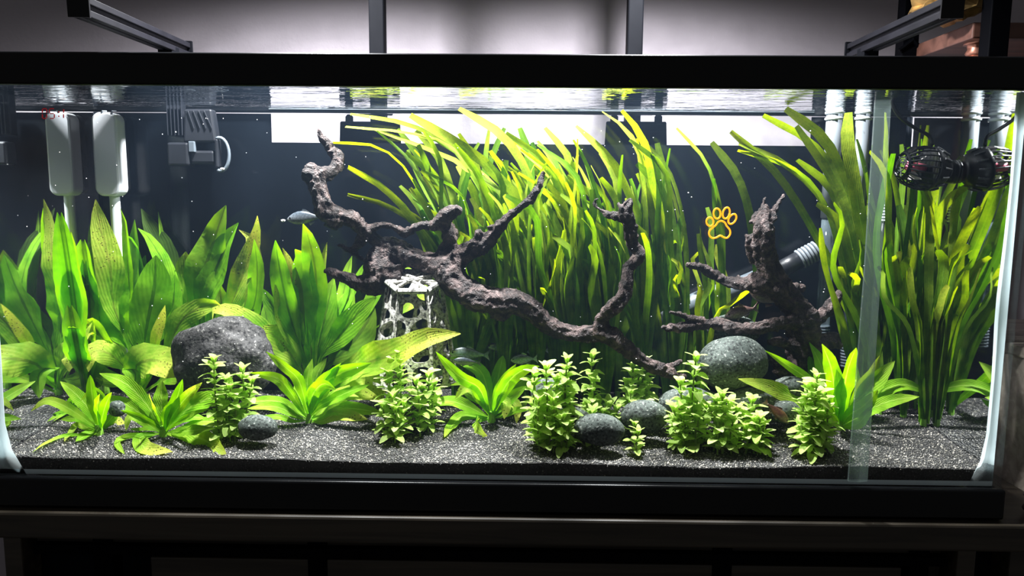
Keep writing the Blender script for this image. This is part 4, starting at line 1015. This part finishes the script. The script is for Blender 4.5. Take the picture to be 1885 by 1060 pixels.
sword('sword_plant', 'largest sword plant left of the lava boulder, leaves fanning wide', (262, 728), [
 ([(238, 640), (208, 560), (203, 490), (184, 415), (176, 367)], 46, A(age=.65)), ([(230, 650), (213, 560), (200, 470), (186, 435), (163, 426)], 30, A(age=.45)),
 ([(248, 650), (240, 560), (234, 460), (230, 410), (222, 384)], 20), ([(250, 650), (244, 580), (246, 480), (248, 404)], 42),
 ([(256, 650), (263, 560), (256, 475), (240, 440), (224, 428)], 30), ([(302, 640), (318, 560), (303, 490), (276, 440), (254, 420)], 30, A(dy=.01)),
 ([(264, 650), (270, 600), (284, 530), (287, 470)], 66, A(dy=-.03, blunt=.3)), ([(252, 650), (224, 610), (212, 560), (225, 488)], 54, A(dy=-.02)),
 ([(246, 660), (212, 610), (178, 558), (148, 522), (140, 478)], 30, A(dy=-.02, wave=.12)), ([(240, 680), (212, 650), (176, 606), (148, 588), (115, 596), (90, 592), (76, 612)], 34, A(dy=-.05, age=.4, wave=.1)),
 ([(240, 690), (200, 660), (140, 625), (90, 615), (58, 618), (38, 637)], 34, A(dy=-.04, age=.75)), ([(236, 680), (150, 648), (85, 602), (48, 600), (18, 638)], 32, A(dy=-.04, age=.8)),
 ([(246, 700), (222, 668), (195, 648), (170, 648), (163, 684)], 42, A(dy=-.05, age=.85)), ([(284, 680), (308, 645), (332, 592), (366, 567), (398, 560), (413, 568)], 40, A(age=.5, dy=-.02)),
 ([(284, 680), (286, 630), (298, 590), (304, 562)], 22, A(age=1.3, dy=-.03)), ([(258, 700), (252, 672), (290, 664), (338, 692)], 66, A(dy=-.06, age=.85, pet=.15, blunt=.3)),
 ([(300, 700), (338, 684), (370, 674), (408, 694)], 50, A(dy=-.06, age=1.0, pet=.25)), ([(310, 600), (306, 480), (284, 430), (260, 384)], 44, A(tone=.92, dy=.03)),
 ([(300, 640), (306, 520), (299, 440), (291, 390)], 13, A(dy=.03)), ([(268, 650), (296, 600), (318, 560), (322, 505)], 40, A(dy=.0)),
 ([(258, 690), (236, 676), (250, 690), (240, 735)], 30, A(dy=-.04, tone=.2)), ([(270, 680), (250, 560), (268, 470)], 44, A(dy=.03, tone=.15)),
 ([(255, 690), (214, 640), (200, 600), (190, 545)], 40, A(dy=.02, tone=.3)), ([(262, 690), (285, 640), (310, 600), (335, 560)], 40, A(dy=.03, tone=.2)),
 ([(250, 700), (215, 700), (190, 690), (160, 660)], 30, A(dy=-.02, tone=.3))], SW, .15)
sword('sword_plant', 'tall sword plant standing behind the lava boulder', (392, 702), [
 ([(368, 600), (372, 520), (395, 440), (416, 378)], 62), ([(376, 600), (386, 530), (415, 455), (439, 410)], 58, A(tone=.1)),
 ([(352, 600), (347, 545), (343, 500), (342, 463)], 50, A(blunt=.7, age=.35, dy=-.02)), ([(412, 600), (434, 540), (458, 475), (473, 430), (474, 397)], 38, A(age=.9, tone=.25)),
 ([(430, 600), (462, 540), (470, 480), (458, 432), (440, 423)], 34, A(age=.85)), ([(440, 620), (468, 560), (474, 500), (468, 440)], 40, A(tone=.15)),
 ([(335, 600), (326, 520), (321, 471)], 22, A(age=.6)), ([(410, 640), (440, 580), (466, 540)], 50, A(tone=.55)),
 ([(400, 620), (408, 560), (402, 515)], 44, A(age=.3)), ([(430, 620), (448, 590), (468, 570)], 40, A(tone=.65)),
 ([(360, 620), (350, 560), (338, 520)], 40), ([(400, 640), (420, 590), (440, 545), (452, 520)], 44, A(age=.4)), ([(378, 620), (372, 560), (380, 500)], 50, A(dy=.02, tone=.2))], SW, .2)
sword('sword_plant', 'big upright sword plant just left of the white lattice hide', (574, 732), [
 ([(569, 660), (565, 580), (562, 510), (557, 465), (543, 459)], 52, A(dy=-.03, blunt=.6)), ([(577, 660), (582, 560), (580, 490), (566, 430), (558, 412)], 46),
 ([(582, 660), (591, 540), (595, 490), (602, 446)], 22, A(age=.7)), ([(560, 660), (536, 590), (520, 520), (511, 470), (507, 442)], 40),
 ([(556, 660), (536, 610), (524, 560), (514, 500)], 40, A(age=.75, dy=-.02, blunt=.6)), ([(560, 660), (548, 570), (535, 490), (520, 456)], 34, A(tone=.6, age=.8)),
 ([(581, 660), (594, 600), (606, 550), (615, 511)], 42), ([(586, 660), (606, 615), (632, 570), (652, 524)], 44, A(wave=.14)),
 ([(590, 660), (622, 622), (660, 576), (693, 547)], 44, A(dy=-.02)), ([(596, 680), (640, 640), (672, 600), (690, 566)], 66, A(tone=.55, dy=.02)),
 ([(612, 600), (632, 540), (640, 500), (648, 471)], 22, A(dy=.05, pet=.5)), ([(620, 600), (650, 530), (666, 495), (674, 481)], 17, A(dy=.05, pet=.5)),
 ([(552, 680), (530, 645), (505, 618), (490, 612), (484, 637)], 44, A(age=.8, dy=-.03)), ([(562, 660), (552, 620), (544, 580), (540, 552)], 34, A(wave=.16)),
 ([(600, 710), (660, 675), (730, 650), (790, 622), (848, 614)], 60, A(age=.8, dy=-.13, arch=-.045, pet=.2)), ([(630, 640), (680, 560), (705, 512), (735, 496), (768, 492)], 24, A(dy=.06, pet=.4)),
 ([(640, 640), (760, 560), (806, 520), (818, 560)], 22, A(age=.5, dy=.07, pet=.6)),
 ([(548, 680), (520, 640), (480, 604), (432, 576), (396, 570), (391, 590)], 34, A(age=.85, dy=-.03)), ([(545, 690), (500, 640), (440, 600), (398, 594), (362, 607)], 28, A(age=.3, dy=-.02)),
 ([(574, 660), (574, 600), (590, 545)], 44, A(dy=.02)), ([(585, 660), (604, 600), (618, 560), (628, 535)], 40, A(dy=.03, tone=.2)), ([(556, 660), (530, 610), (500, 560), (482, 530)], 40, A(dy=.03, tone=.3)),
 ([(560, 680), (520, 650), (495, 600), (486, 560)], 34, A(dy=.02, tone=.45))], SW, .16)
sword('sword_plant', 'low spreading bright sword plant in front of the big upright one', (570, 778), [
 ([(563, 745), (550, 700), (528, 678), (490, 647)], 24, A(dy=-.02)), ([(556, 755), (530, 715), (508, 695), (460, 686)], 24, A(dy=-.02)),
 ([(550, 760), (515, 740), (480, 738), (442, 742)], 22, A(dy=-.02)), ([(548, 768), (520, 752), (495, 748), (455, 752)], 20, A(dy=-.03)),
 ([(540, 775), (510, 767), (462, 772)], 12), ([(573, 740), (584, 690), (602, 658)], 28, A(tone=.25)), ([(578, 745), (592, 710), (630, 686), (684, 668)], 34, A(dy=-.02)),
 ([(573, 740), (578, 722), (596, 706), (618, 717)], 28, A(dy=-.03)), ([(585, 750), (606, 738), (640, 722), (680, 708)], 22, A(tone=.15)),
 ([(588, 760), (620, 732), (662, 724), (702, 738)], 38, A(age=1.0, dy=-.02)), ([(592, 745), (638, 708), (672, 688), (705, 738)], 54, A(age=1.0, pet=.3, blunt=.4)),
 ([(590, 768), (612, 754), (650, 752), (704, 760)], 30, A(dy=-.02, age=.3)), ([(592, 775), (618, 762), (645, 765), (677, 772)], 28, A(dy=-.03, age=.8)),
 ([(568, 740), (566, 700), (575, 660)], 24), ([(575, 740), (592, 722), (610, 690), (628, 668)], 26, A(tone=.15)), ([(562, 745), (552, 720), (546, 690)], 22)], BR, .1)
sword('sword_plant', 'small bright sword plant at the front left with arching leaves', (183, 800), [
 ([(172, 770), (158, 745), (136, 722), (111, 702)], 26), ([(178, 770), (170, 730), (166, 690)], 22, A(blunt=.5)), ([(168, 780), (140, 760), (108, 742), (82, 738), (57, 757)], 20, A(age=.6)),
 ([(170, 785), (150, 770), (112, 772)], 18), ([(165, 795), (150, 788), (138, 794), (119, 819)], 19, A(age=.8)), ([(165, 806), (120, 808), (85, 822), (60, 843)], 8, A(age=.4)),
 ([(188, 770), (196, 742), (206, 722)], 24, A(tone=.2)), ([(183, 770), (179, 748), (184, 725)], 26, A(age=.3)), ([(194, 785), (208, 774), (231, 779)], 20, A(age=.95)),
 ([(180, 803), (165, 804), (140, 819)], 20, A(dy=-.02)), ([(190, 770), (192, 735), (172, 716), (148, 738)], 12, A(age=.4)), ([(192, 785), (212, 760), (222, 738)], 18)], BR, .08)
sword('sword_plant', 'bright sword plant nearest the front glass at left, one leaf lying on gravel', (302, 803), [
 ([(285, 770), (268, 742), (230, 705), (183, 687)], 29), ([(282, 780), (255, 758), (215, 738), (168, 739)], 24), ([(278, 785), (255, 768), (238, 768), (232, 793)], 20, A(age=.5, dy=-.02)),
 ([(299, 770), (297, 735), (298, 700)], 30, A(blunt=.4)), ([(310, 770), (325, 735), (336, 698)], 24), ([(306, 775), (312, 755), (328, 741)], 26, A(tone=.2, dy=-.015)),
 ([(322, 775), (350, 750), (385, 733), (414, 722)], 42), ([(315, 770), (340, 735), (372, 704)], 26, A(age=.6)), ([(325, 780), (355, 762), (386, 752)], 11, A(age=.3)),
 ([(330, 790), (370, 776), (415, 780), (442, 806)], 19, A(age=.6)), ([(330, 795), (355, 792), (395, 788)], 24, A(tone=.3)), ([(316, 797), (345, 798), (380, 818), (417, 845)], 40, A(age=.85, dy=-.025, pet=.1)),
 ([(280, 806), (258, 812), (270, 832), (318, 838)], 30, A(age=1.1, dy=-.03, pet=.1)), ([(285, 800), (240, 802), (216, 820), (230, 843)], 13, A(age=.3, dy=-.03)), ([(280, 795), (255, 790), (238, 796)], 9),
 ([(292, 770), (282, 745), (274, 724)], 12, A(age=.7)), ([(285, 780), (240, 760), (222, 755)], 14, A(tone=.3)), ([(312, 780), (350, 768), (380, 770)], 20)], BR, .06)
sword('sword_plant', 'small bright sword plant in the middle with drooping yellow tipped leaves', (905, 776), [
 ([(893, 740), (880, 712), (845, 692), (802, 647)], 25), ([(899, 740), (896, 712), (880, 678), (828, 657)], 27), ([(909, 740), (916, 700), (926, 654)], 30, A(blunt=.6, dy=.02)),
 ([(912, 740), (926, 705), (950, 670)], 22), ([(915, 740), (938, 700), (965, 680), (993, 674)], 30), ([(918, 745), (945, 712), (985, 690)], 28), ([(920, 750), (945, 728), (970, 710)], 24, A(tone=.1)),
 ([(885, 760), (860, 748), (825, 738), (778, 745)], 26, A(age=.2)), ([(890, 740), (876, 720), (858, 712), (838, 733)], 28, A(age=.5, dy=-.02)), ([(885, 735), (865, 704), (829, 709)], 16, A(age=.3)),
 ([(885, 768), (855, 765), (838, 782), (818, 811)], 24, A(age=.3, dy=-.02)), ([(890, 772), (876, 778), (878, 795), (897, 809)], 30, A(age=.95, dy=-.02)),
 ([(915, 750), (922, 738), (932, 745), (928, 771)], 26, A(age=1.0, dy=-.02)), ([(922, 750), (940, 738), (952, 750), (951, 779)], 24, A(age=1.0, dy=-.02)), ([(925, 765), (950, 755), (982, 752)], 14),
 ([(920, 765), (950, 752), (975, 735)], 20, A(tone=.3)), ([(902, 740), (905, 715), (912, 690)], 24), ([(896, 745), (868, 730), (850, 720)], 16)], BR, .1)
sword('sword_plant', 'bright sword plant at the right beside the driftwood stump', (1548, 790), [
 ([(1538, 750), (1522, 700), (1508, 665), (1489, 629)], 36), ([(1543, 750), (1536, 710), (1528, 670), (1513, 633)], 38), ([(1550, 750), (1554, 710), (1562, 675), (1576, 640)], 42, A(blunt=.6)),
 ([(1530, 750), (1500, 700), (1488, 645)], 22, A(tone=.35, dy=.02)), ([(1520, 745), (1488, 700), (1450, 672), (1408, 645)], 20), ([(1520, 750), (1480, 705), (1428, 699)], 18),
 ([(1515, 760), (1470, 738), (1420, 714), (1359, 697)], 34, A(age=.8, pet=.2)), ([(1566, 750), (1588, 710), (1605, 685), (1620, 654)], 34, A(age=.7)),
 ([(1566, 750), (1595, 720), (1622, 690), (1647, 664)], 36), ([(1554, 760), (1566, 730), (1586, 700)], 36), ([(1562, 765), (1592, 745), (1616, 718)], 30),
 ([(1575, 765), (1615, 725), (1655, 708), (1688, 714), (1712, 728)], 27), ([(1575, 770), (1612, 748), (1650, 735), (1692, 730)], 26, A(age=.3)), ([(1562, 775), (1590, 755), (1612, 730)], 20, A(tone=.2)),
 ([(1562, 785), (1585, 775), (1605, 745)], 22), ([(1540, 755), (1515, 720), (1490, 715)], 26), ([(1545, 755), (1545, 715), (1540, 680)], 26, A(age=.4)), ([(1530, 770), (1505, 750), (1480, 740)], 26)], BR, .1)

# ribbon-leaved plants
def ribbon_prof(v): return (0.55 + 0.45 * min(1, v * 6)) if v < 0.93 else max(0.45, 1 - (v - 0.93) * 6)
def ribbon(T, P, w, age, tone=0.0):
    L_ = sum((P[i + 1] - P[i]).length for i in range(len(P) - 1))
    v, f, uv = leaf_mesh(P, w, ribbon_prof, (R.uniform(-.5, .5), -1, R.uniform(-.1, .3)), R.uniform(0.0, 0.25), 0.10, 2.5, 18, 3, R.uniform(-1.1, 1.1), R.uniform(0, 6))
    return hang(link('leaf', v, f, 'ribbon_leaf', T, True, uv), age, tone)
def clampv(q):
    q.x = max(-XI + 0.006, min(XI - 0.006, q.x)); q.y = max(FI + 0.01, min(BI - 0.006, q.y)); return q
RIB_N = 0
def ribbon_plant(px, y, blades, lab, group, lean=(60, 190), ytop=(205, 380), w=(8, 17), spread=26, curl=1.0, tone=0.0, extra=()):
    b = at(px, 700, y); b.z = sand_z(b.x, y)
    T = thing('ribbon_plant', lab, 'plant', b, group)
    MB().tube([b + Vector((0, 0, -0.006)), b + Vector((0, 0, 0.010))], [0.005, 0.004], 7).build('crown', 'petiole', T)
    for k in range(blades):
        top = R.uniform(*ytop) + (R.random() ** 2) * 120; dx = -R.uniform(*lean); yt = y + R.uniform(-.055, .02)
        dx *= max(0.12, 1 - (top - 205) / 330)
        if R.random() < 0.12: dx *= -0.35
        bx = px + R.uniform(-7, 7); mid = bx + R.uniform(-spread, spread); sw = R.uniform(-14, 14); e1, e2 = R.uniform(.06, .30), R.uniform(.32, .72)
        P = [b + Vector((R.uniform(-.004, .004), R.uniform(-.004, .004), 0.004)), at(mid * 0.4 + bx * 0.6 + sw * .5, 610, y), at(mid + dx * e1 + sw, 610 * 0.55 + top * 0.45, y * .6 + yt * .4), at(mid + dx * e2 - sw * .4, top + (610 - top) * 0.19, y * .3 + yt * .7), at(mid + dx, top + 14 * R.random(), yt)]
        lim = WZ - 0.006
        for q in P:
            if q.z > lim: q.z = lim - 0.004 * R.random()
        P = [clampv(q) for q in P]
        ribbon(T, P, R.uniform(*w) / px_per_m(y), R.uniform(0.0, 0.8), tone * R.random() + (0.45 * R.random() if R.random() < .3 else 0))
    for pts, wid, age in extra:
        P = [b + Vector((0, 0, .004))] + [clampv(at(x, yy2, y + (yt2 - y))) for x, yy2, yt2 in pts]
        for q in P: q.z = min(q.z, WZ - 0.004)
        ribbon(T, P, wid / px_per_m(y), age)
    return T
G1 = 'ribbon plants in the thicket behind the long driftwood'
L1 = 'tall ribbon leaved grass plant in the thicket behind the long driftwood branch'
xs_c = [(838, .225), (862, .20), (884, .235), (905, .215), (926, .195), (948, .24), (968, .22), (990, .20), (1008, .235), (1030, .215), (1052, .195), (1072, .24), (1094, .22), (1115, .20), (1138, .235), (1160, .215), (1182, .195), (1205, .24), (1226, .22), (1246, .20), (1268, .235)]
for k, (px, y) in enumerate(xs_c):
    hi = 205 + R.uniform(0, 30); ex = ()
    lean = (20, 120) if px > 1180 else (35, 190)
    where = 'left part of the thicket, behind the driftwood fork' if px < 930 else 'middle of the thicket, behind the long trunk' if px < 1090 else 'thicket behind the upright driftwood arm' if px < 1190 else 'thin right end of the thicket'
    ribbon_plant(px, y, 13 if px < 1200 else 9, 'tall ribbon leaved grass plant in the ' + where, 'ribbon plants in the ' + where, lean, (hi, hi + (190 if px < 1180 else 260)), (5, 16), 32)
E1 = [((830, 560, .20), (770, 420, .19), (705, 345, .18), (641, 307, .18)), ((850, 560, .21), (790, 440, .20), (720, 382, .19), (640, 358, .19)), ((830, 500, .2), (765, 340, .19), (700, 272, .18), (610, 262, .18)),
      ((900, 420, .2), (850, 290, .18), (760, 246, .17), (636, 233, .17)), ((905, 420, .21), (850, 290, .2), (760, 232, .19), (645, 210, .19)), ((960, 420, .2), (900, 310, .18), (850, 270, .17), (755, 212, .17)), ((930, 430, .21), (870, 320, .2), (800, 280, .19), (690, 238, .19))]
EW = [14, 9, 7, 13, 8, 18, 10]
ribbon_plant(850, 0.21, 4, 'ribbon leaved grass plant at the left edge of the thicket, blades bending far left', None, (90, 200), (230, 360), (9, 14), 20, extra=[(p, w, .7) for p, w in zip(E1, EW)])
E2 = [((1020, 480, .2), (980, 340, .18), (930, 255, .17), (845, 200, .17)), ((1180, 470, .2), (1150, 340, .19), (1120, 290, .18), (1060, 232, .18)), ((1210, 470, .2), (1200, 320, .18), (1180, 250, .17), (1145, 203, .17)), ((1180, 470, .2), (1180, 300, .19), (1150, 240, .18), (1108, 206, .18))]
ribbon_plant(1080, 0.205, 5, 'ribbon leaved grass plant in mid thicket whose broad blades reach the surface', None, (60, 160), (210, 330), (10, 16), 20, extra=[(p, 17, .75) for p in E2])
G2 = 'ribbon plants in the right corner'
L2 = 'tall ribbon leaved grass plant in the right corner behind the wave pump'
for px, y in ((1600, .235), (1622, .19), (1645, .225), (1668, .18), (1690, .235), (1706, .15), (1715, .205)):
    ribbon_plant(px, y, 9, L2, G2, (-50, 90), (215, 470), (8, 17), 75)
E3 = [((1560, 560, .21), (1500, 430, .19), (1430, 320, .18), (1345, 242, .18)), ((1570, 540, .21), (1520, 380, .2), (1440, 300, .18), (1360, 264, .18)), ((1560, 540, .2), (1520, 380, .19), (1460, 310, .18), (1358, 277, .18)),
      ((1590, 540, .21), (1560, 360, .2), (1520, 260, .19), (1446, 200, .19)), ((1580, 500, .2), (1540, 330, .19), (1490, 260, .19), (1405, 212, .19)), ((1600, 540, .2), (1575, 350, .17), (1560, 260, .16), (1562, 207, .16)),
      ((1620, 540, .2), (1632, 380, .17), (1628, 280, .16), (1628, 207, .16)), ((1560, 640, .16), (1530, 540, .15), (1512, 460, .15), (1508, 420, .15)), ((1590, 560, .2), (1570, 420, .19), (1530, 330, .19), (1466, 232, .18))]
ribbon_plant(1585, 0.215, 5, 'ribbon leaved grass plant whose blades bend left over the driftwood stump', None, (60, 200), (230, 420), (9, 17), 20, extra=[(p, w, .5) for p, w in zip(E3, [13, 11, 9, 18, 14, 22, 18, 20, 16])])
E4 = [((1330, 520, .2), (1325, 400, .19), (1300, 300, .18), (1245, 236, .18)), ((1390, 560, .22), (1385, 430, .21), (1360, 330, .2), (1310, 262, .2))]
ribbon_plant(1330, 0.22, 4, 'sparse ribbon leaved grass plant between the thicket and the driftwood stump', None, (10, 70), (260, 420), (8, 13), 14, extra=[(p, 15, .3) for p in E4])
E5 = [((1315, 590, .17), (1345, 560, .17), (1378, 535, .17)), ((1300, 560, .2), (1292, 480, .2), (1285, 430, .2))]
ribbon_plant(1292, 0.19, 3, 'short ribbon leaved grass plant behind the driftwood\'s lower limb', None, (-10, 40), (420, 520), (7, 11), 10, extra=[(E5[0], 17, .9), (E5[1], 10, .3)])

# stem plants: clump > stem > leaf
def stem_leaf_mesh():
    ms = []
    for k in range(4):
        P = [Vector((0, 0, 0)), Vector((0.45, 0, 0.16)), Vector((1.0, 0, 0.10 - 0.10 * k))]
        v, f, uv = leaf_mesh(P, 0.48 + 0.03 * k, lambda q: max(0.1, math.sin(math.pi * min(1, 0.10 + 0.88 * q)) ** 0.62), (0, 0, 1), 0.22, 0.02, 1, 7, 3)
        me = bpy.data.meshes.new('stem_leaf'); me.from_pydata([tuple(p) for p in v], [], f); me.materials.append(MATS['stem_leaf'])
        ul = me.uv_layers.new(name='UVMap'); li = np.zeros(len(me.loops), dtype=np.int32); me.loops.foreach_get('vertex_index', li)
        ul.data.foreach_set('uv', np.asarray(uv, dtype=np.float32)[li].ravel()); me.polygons.foreach_set('use_smooth', [True] * len(me.polygons)); ms.append(me)
    return ms
SLM = stem_leaf_mesh()
def stem_clump(lab, base, tops, y=None, size=1.0, dens=1.0):
    b0 = ground(*base); b = b0.copy()
    if y is not None: b = at(*base, y); b.z = sand_z(b.x, y)
    T = thing('stem_plant', lab, 'plant', b)
    for k, tp in enumerate(tops):
        px, py = tp[:2]; bx = tp[2] if len(tp) > 2 else px * 0.75 + base[0] * 0.25
        yy_ = b.y + (tp[3] if len(tp) > 3 else R.uniform(-.012, .018)); yy_ = max(FI + .01, yy_)
        p1 = at(px, py, yy_); pb = at(bx, base[1], yy_); p0 = Vector((pb.x, yy_, sand_z(pb.x, yy_) - 0.003)); H = p1.z - p0.z
        if H < 0.008: p1.z = p0.z + 0.008; H = 0.008
        mid = p0.lerp(p1, 0.5) + Vector((R.uniform(-.004, .004), R.uniform(-.004, .004), 0))
        S = MB().tube(smooth_path([p0, mid, p1], 0.006), 0.0011, 6).build('stem', 'plant_stem', T)
        so = parent_world(S); nn = max(3, int(H / 0.0100 * dens)); ang = R.uniform(0, 3.14)
        for i in range(nn):
            t = (i + 0.6) / nn; t = min(1, 0.08 + 0.92 * t); p = p0.lerp(mid, t * 2) if t < .5 else mid.lerp(p1, t * 2 - 1)
            tipn = i >= nn - 2
            ln = (0.0165 + 0.0055 * R.random()) * size * (0.84 if i == nn - 1 else (0.95 if i == nn - 2 else 1.0))
            nl = 4 if tipn else 3
            for q in range(nl):
                w = ang + 6.283 * q / nl + R.uniform(-.35, .35)
                el = (0.80 if i == nn - 1 else 0.45 if i == nn - 2 else R.uniform(-.15, .42))
                o = bpy.data.objects.new('leaf', SLM[R.randrange(4)]); C.objects.link(o); o.parent = S
                o.location = p - so; o.rotation_euler = (R.uniform(-.3, .3), -el, w); s = ln * R.uniform(.85, 1.12); o.scale = (s, s, s)
                o['age'] = 0.5 if tipn else R.uniform(0, .5); o['tone'] = 0.0
            ang += 1.2
    return T
stem_clump('pale green leafy stems beside the pebble at the left', (418, 798), [(393, 662, 405), (447, 680, 436), (425, 712), (408, 738), (465, 700, 448), (436, 735), (400, 765), (430, 765), (418, 700)], 0.065)
stem_clump('slender stem in front of the lattice hide with pale tufts at its foot', (722, 778), [(735, 650, 733, .03), (716, 688, 716, .025), (722, 728, 722, 0), (745, 742, 738, 0), (704, 748, 712, 0), (735, 690, 735, .02), (728, 752, 726, -.01)], 0.075)
stem_clump('short leafy stems just right of the lattice hide\'s foot', (782, 762), [(766, 702), (790, 690), (778, 716), (800, 706), (770, 732)], 0.095)
stem_clump('tallest and densest clump of pale leafy stems in the middle foreground', (1014, 812), [(984, 690, 988), (1005, 676, 1004), (1044, 662, 1036), (1040, 692, 1034), (1018, 735, 1018, -.01), (992, 735, 994, -.008), (1050, 732, 1042), (1008, 770, 1008, -.012), (1036, 765, 1034, -.012), (986, 765, 990), (1046, 780, 1040, -.01), (1024, 700, 1020, .015)], 0.052)
stem_clump('single tall leafy stem with a low pale skirt behind the oval stone', (1104, 772), [(1090, 655, 1090, .03), (1092, 700, 1092, .02), (1080, 742), (1100, 742), (1122, 744), (1136, 752), (1112, 756), (1092, 758)], 0.075)
stem_clump('compact leafy stems behind the rounded dark stone', (1174, 745), [(1165, 674), (1188, 664), (1152, 706), (1196, 700), (1176, 690), (1182, 720), (1160, 722)], 0.115)
stem_clump('leafy clump with one tall stem in front of the big river stone', (1272, 800), [(1281, 660, 1279), (1252, 704, 1252), (1240, 752), (1300, 748), (1266, 740), (1284, 735), (1252, 765, 1254, -.01), (1286, 770, 1284, -.01), (1262, 778, 1262, -.012), (1236, 772)], 0.062)
stem_clump('bushy low clump right of the tall stem below the big river stone', (1334, 802), [(1330, 728), (1316, 736), (1344, 740), (1356, 755), (1308, 752), (1332, 756, 1332, -.01), (1322, 770, 1322, -.012), (1350, 772, 1348, -.01)], 0.060)
stem_clump('small pale leafy tuft in front of the red brown fish', (1384, 806), [(1385, 736, 1384, .01), (1374, 766), (1400, 768), (1388, 772, 1388, -.006), (1406, 782), (1370, 784), (1392, 786)], 0.058)
stem_clump('tiny pale seedling on the gravel right of the oval stone', (1170, 812), [(1168, 778, 1169), (1176, 794, 1172)], 0.045, 0.9)
stem_clump('dense pale clump in front of the right sword plant', (1496, 820), [(1504, 692, 1500), (1486, 712, 1490), (1514, 722, 1506), (1478, 745), (1522, 752, 1512), (1500, 735, 1498, -.008), (1484, 772, 1486, -.01), (1510, 775, 1506, -.01), (1496, 788, 1495, -.014), (1470, 780, 1480), (1526, 782, 1514), (1494, 760, 1494, -.012)], 0.048)

# ------------------------------------------------------------------ fish
def fish(lab, nose, tail, h, y, mat, dyt=0.0, thick=0.42, fin=0.55, group=None):
    a, b = at(*nose, y), at(*tail, y + dyt); ax = (b - a); L_ = ax.length; ax = ax / L_
    up = Vector((0, 0, 1)); up = (up - ax * up.dot(ax)).normalized(); sd = ax.cross(up).normalized(); H = h / px_per_m(y)
    T = thing('fish', lab, 'fish', (a + b) / 2, group)
    prof = [(0, .04), (.03, .22), (.10, .52), (.20, .80), (.33, .98), (.45, 1.0), (.58, .86), (.70, .62), (.80, .38), (.88, .24), (.93, .22)]
    v = []; f = []; seg = 14
    for q, r in prof:
        c = a + ax * (L_ * 0.86 * q / 0.93) + up * (H * 0.05 * math.sin(math.pi * q))
        for k in range(seg):
            w = 2 * math.pi * k / seg; v.append(c + up * (math.cos(w) * r * H / 2) + sd * (math.sin(w) * r ** 0.9 * H / 2 * thick))
    n = len(prof)
    for i in range(n - 1):
        for k in range(seg): f.append((i * seg + k, i * seg + (k + 1) % seg, (i + 1) * seg + (k + 1) % seg, (i + 1) * seg + k))
    f.append(tuple(range(seg))[::-1]); f.append(tuple((n - 1) * seg + k for k in range(seg)))
    link('body', v, f, mat, T, True)
    def finm(name, pts):
        P = [a + ax * (L_ * u) + up * (H * w) for u, w in pts]; k = len(P); c = sd * 0.0004
        link(name, [p + c for p in P] + [p - c for p in P], [tuple(range(k)), tuple(range(2 * k - 1, k - 1, -1))] + [(i, i + k, (i + 1) % k + k, (i + 1) % k) for i in range(k)], mat, T)
    finm('tail_fin', [(.84, .09), (.90, .20), (1.0, .46), (.97, .16), (.95, .02), (.97, -.14), (1.0, -.42), (.90, -.18), (.84, -.08)])
    finm('dorsal_fin', [(.40, .46), (.44, .46 + fin * .42), (.50, .46 + fin * .34), (.62, .40)])
    finm('anal_fin', [(.56, -.38), (.60, -.40 - fin * .26), (.70, -.34 - fin * .08), (.74, -.26)])
    finm('pelvic_fin', [(.34, -.42), (.37, -.48 - fin * .26), (.44, -.46)])
    for s in (-1, 1):
        c = a + ax * (L_ * .095) + up * (H * .10) + sd * (s * H * .5 * thick * .50)
        MB().tube([c - sd * (s * .0006), c + sd * (s * .0010)], [H * .085, H * .06], 10).build('eye', 'eye_black', T)
    return T
fish('silver fish swimming left behind the driftwood\'s upper left arm', (528, 404), (598, 399), 25, 0.205, 'fish_silver')
fish('pinkish grey fish with forked tail above the right driftwood\'s lower limb', (1334, 582), (1396, 566), 25, 0.165, 'fish_pink', .02)
fish('deep bodied brown scaled fish behind the driftwood stump', (1378, 528), (1444, 560), 38, 0.185, 'fish_brown', .01)
fish('greenish grey fish hovering just right of the lattice hide', (826, 650), (902, 654), 24, 0.150, 'fish_green')
fish('pale slim fish below the greenish fish by the lattice hide', (832, 664), (886, 668), 15, 0.142, 'fish_silver')
fish('dark greenish fish in the gloom above the pale leafy stems', (940, 663), (990, 660), 20, 0.150, 'fish_green')
fish('dim fish deep in the thicket, above the dark greenish one', (970, 648), (1010, 645), 15, 0.215, 'fish_green')
fish('dim fish half hidden by thicket stems, left of centre', (896, 638), (942, 640), 16, 0.215, 'fish_green')
fish('dark fish low behind the middle sword plant', (796, 684), (852, 686), 17, 0.180, 'fish_green')
fish('red brown fish nosing down into the gravel near the right stems', (1452, 778), (1406, 738), 19, 0.066, 'fish_red', .01)

# floating specks, scattered crumbs on the gravel
rr = random.Random(21); m = MB()
for k in range(170):
    px, py = rr.uniform(20, 1700), 215 + 480 * rr.random() ** 1.6; y = rr.uniform(.03, .235); c = at(px, py, y); r = rr.uniform(.0004, .0009)
    if abs(c.x) > XI - .01 or c.z > WZ - .008: continue
    m.add([c + Vector(d) * r for d in ((1, 0, 0), (-1, 0, 0), (0, 1, 0), (0, -1, 0), (0, 0, 1), (0, 0, -1))], [(0, 2, 4), (2, 1, 4), (1, 3, 4), (3, 0, 4), (2, 0, 5), (1, 2, 5), (3, 1, 5), (0, 3, 5)])
tag(m.build('floating_specks', 'rotor_white'), 'tiny pale specks drifting in the lit water', 'specks', kind='stuff')
for px, py, lab in ((521, 406, 'white food crumb in front of the silver fish\'s nose'), (1228, 409, 'pale food flake drifting left of the orange paw'), (409, 311, 'pale crumb under the intake box\'s ring handle')):
    c = at(px, py, .2); bm = bmesh.new(); bmesh.ops.create_icosphere(bm, subdivisions=1, radius=.0026)
    v = [c + Vector((q.co.x * 1.5, q.co.y * .6, q.co.z * .8)) for q in bm.verts]; f = [tuple(q.index for q in fc.verts) for fc in bm.faces]; bm.free()
    tag(link('food_crumb', v, f, 'rotor_white'), lab, 'crumb')
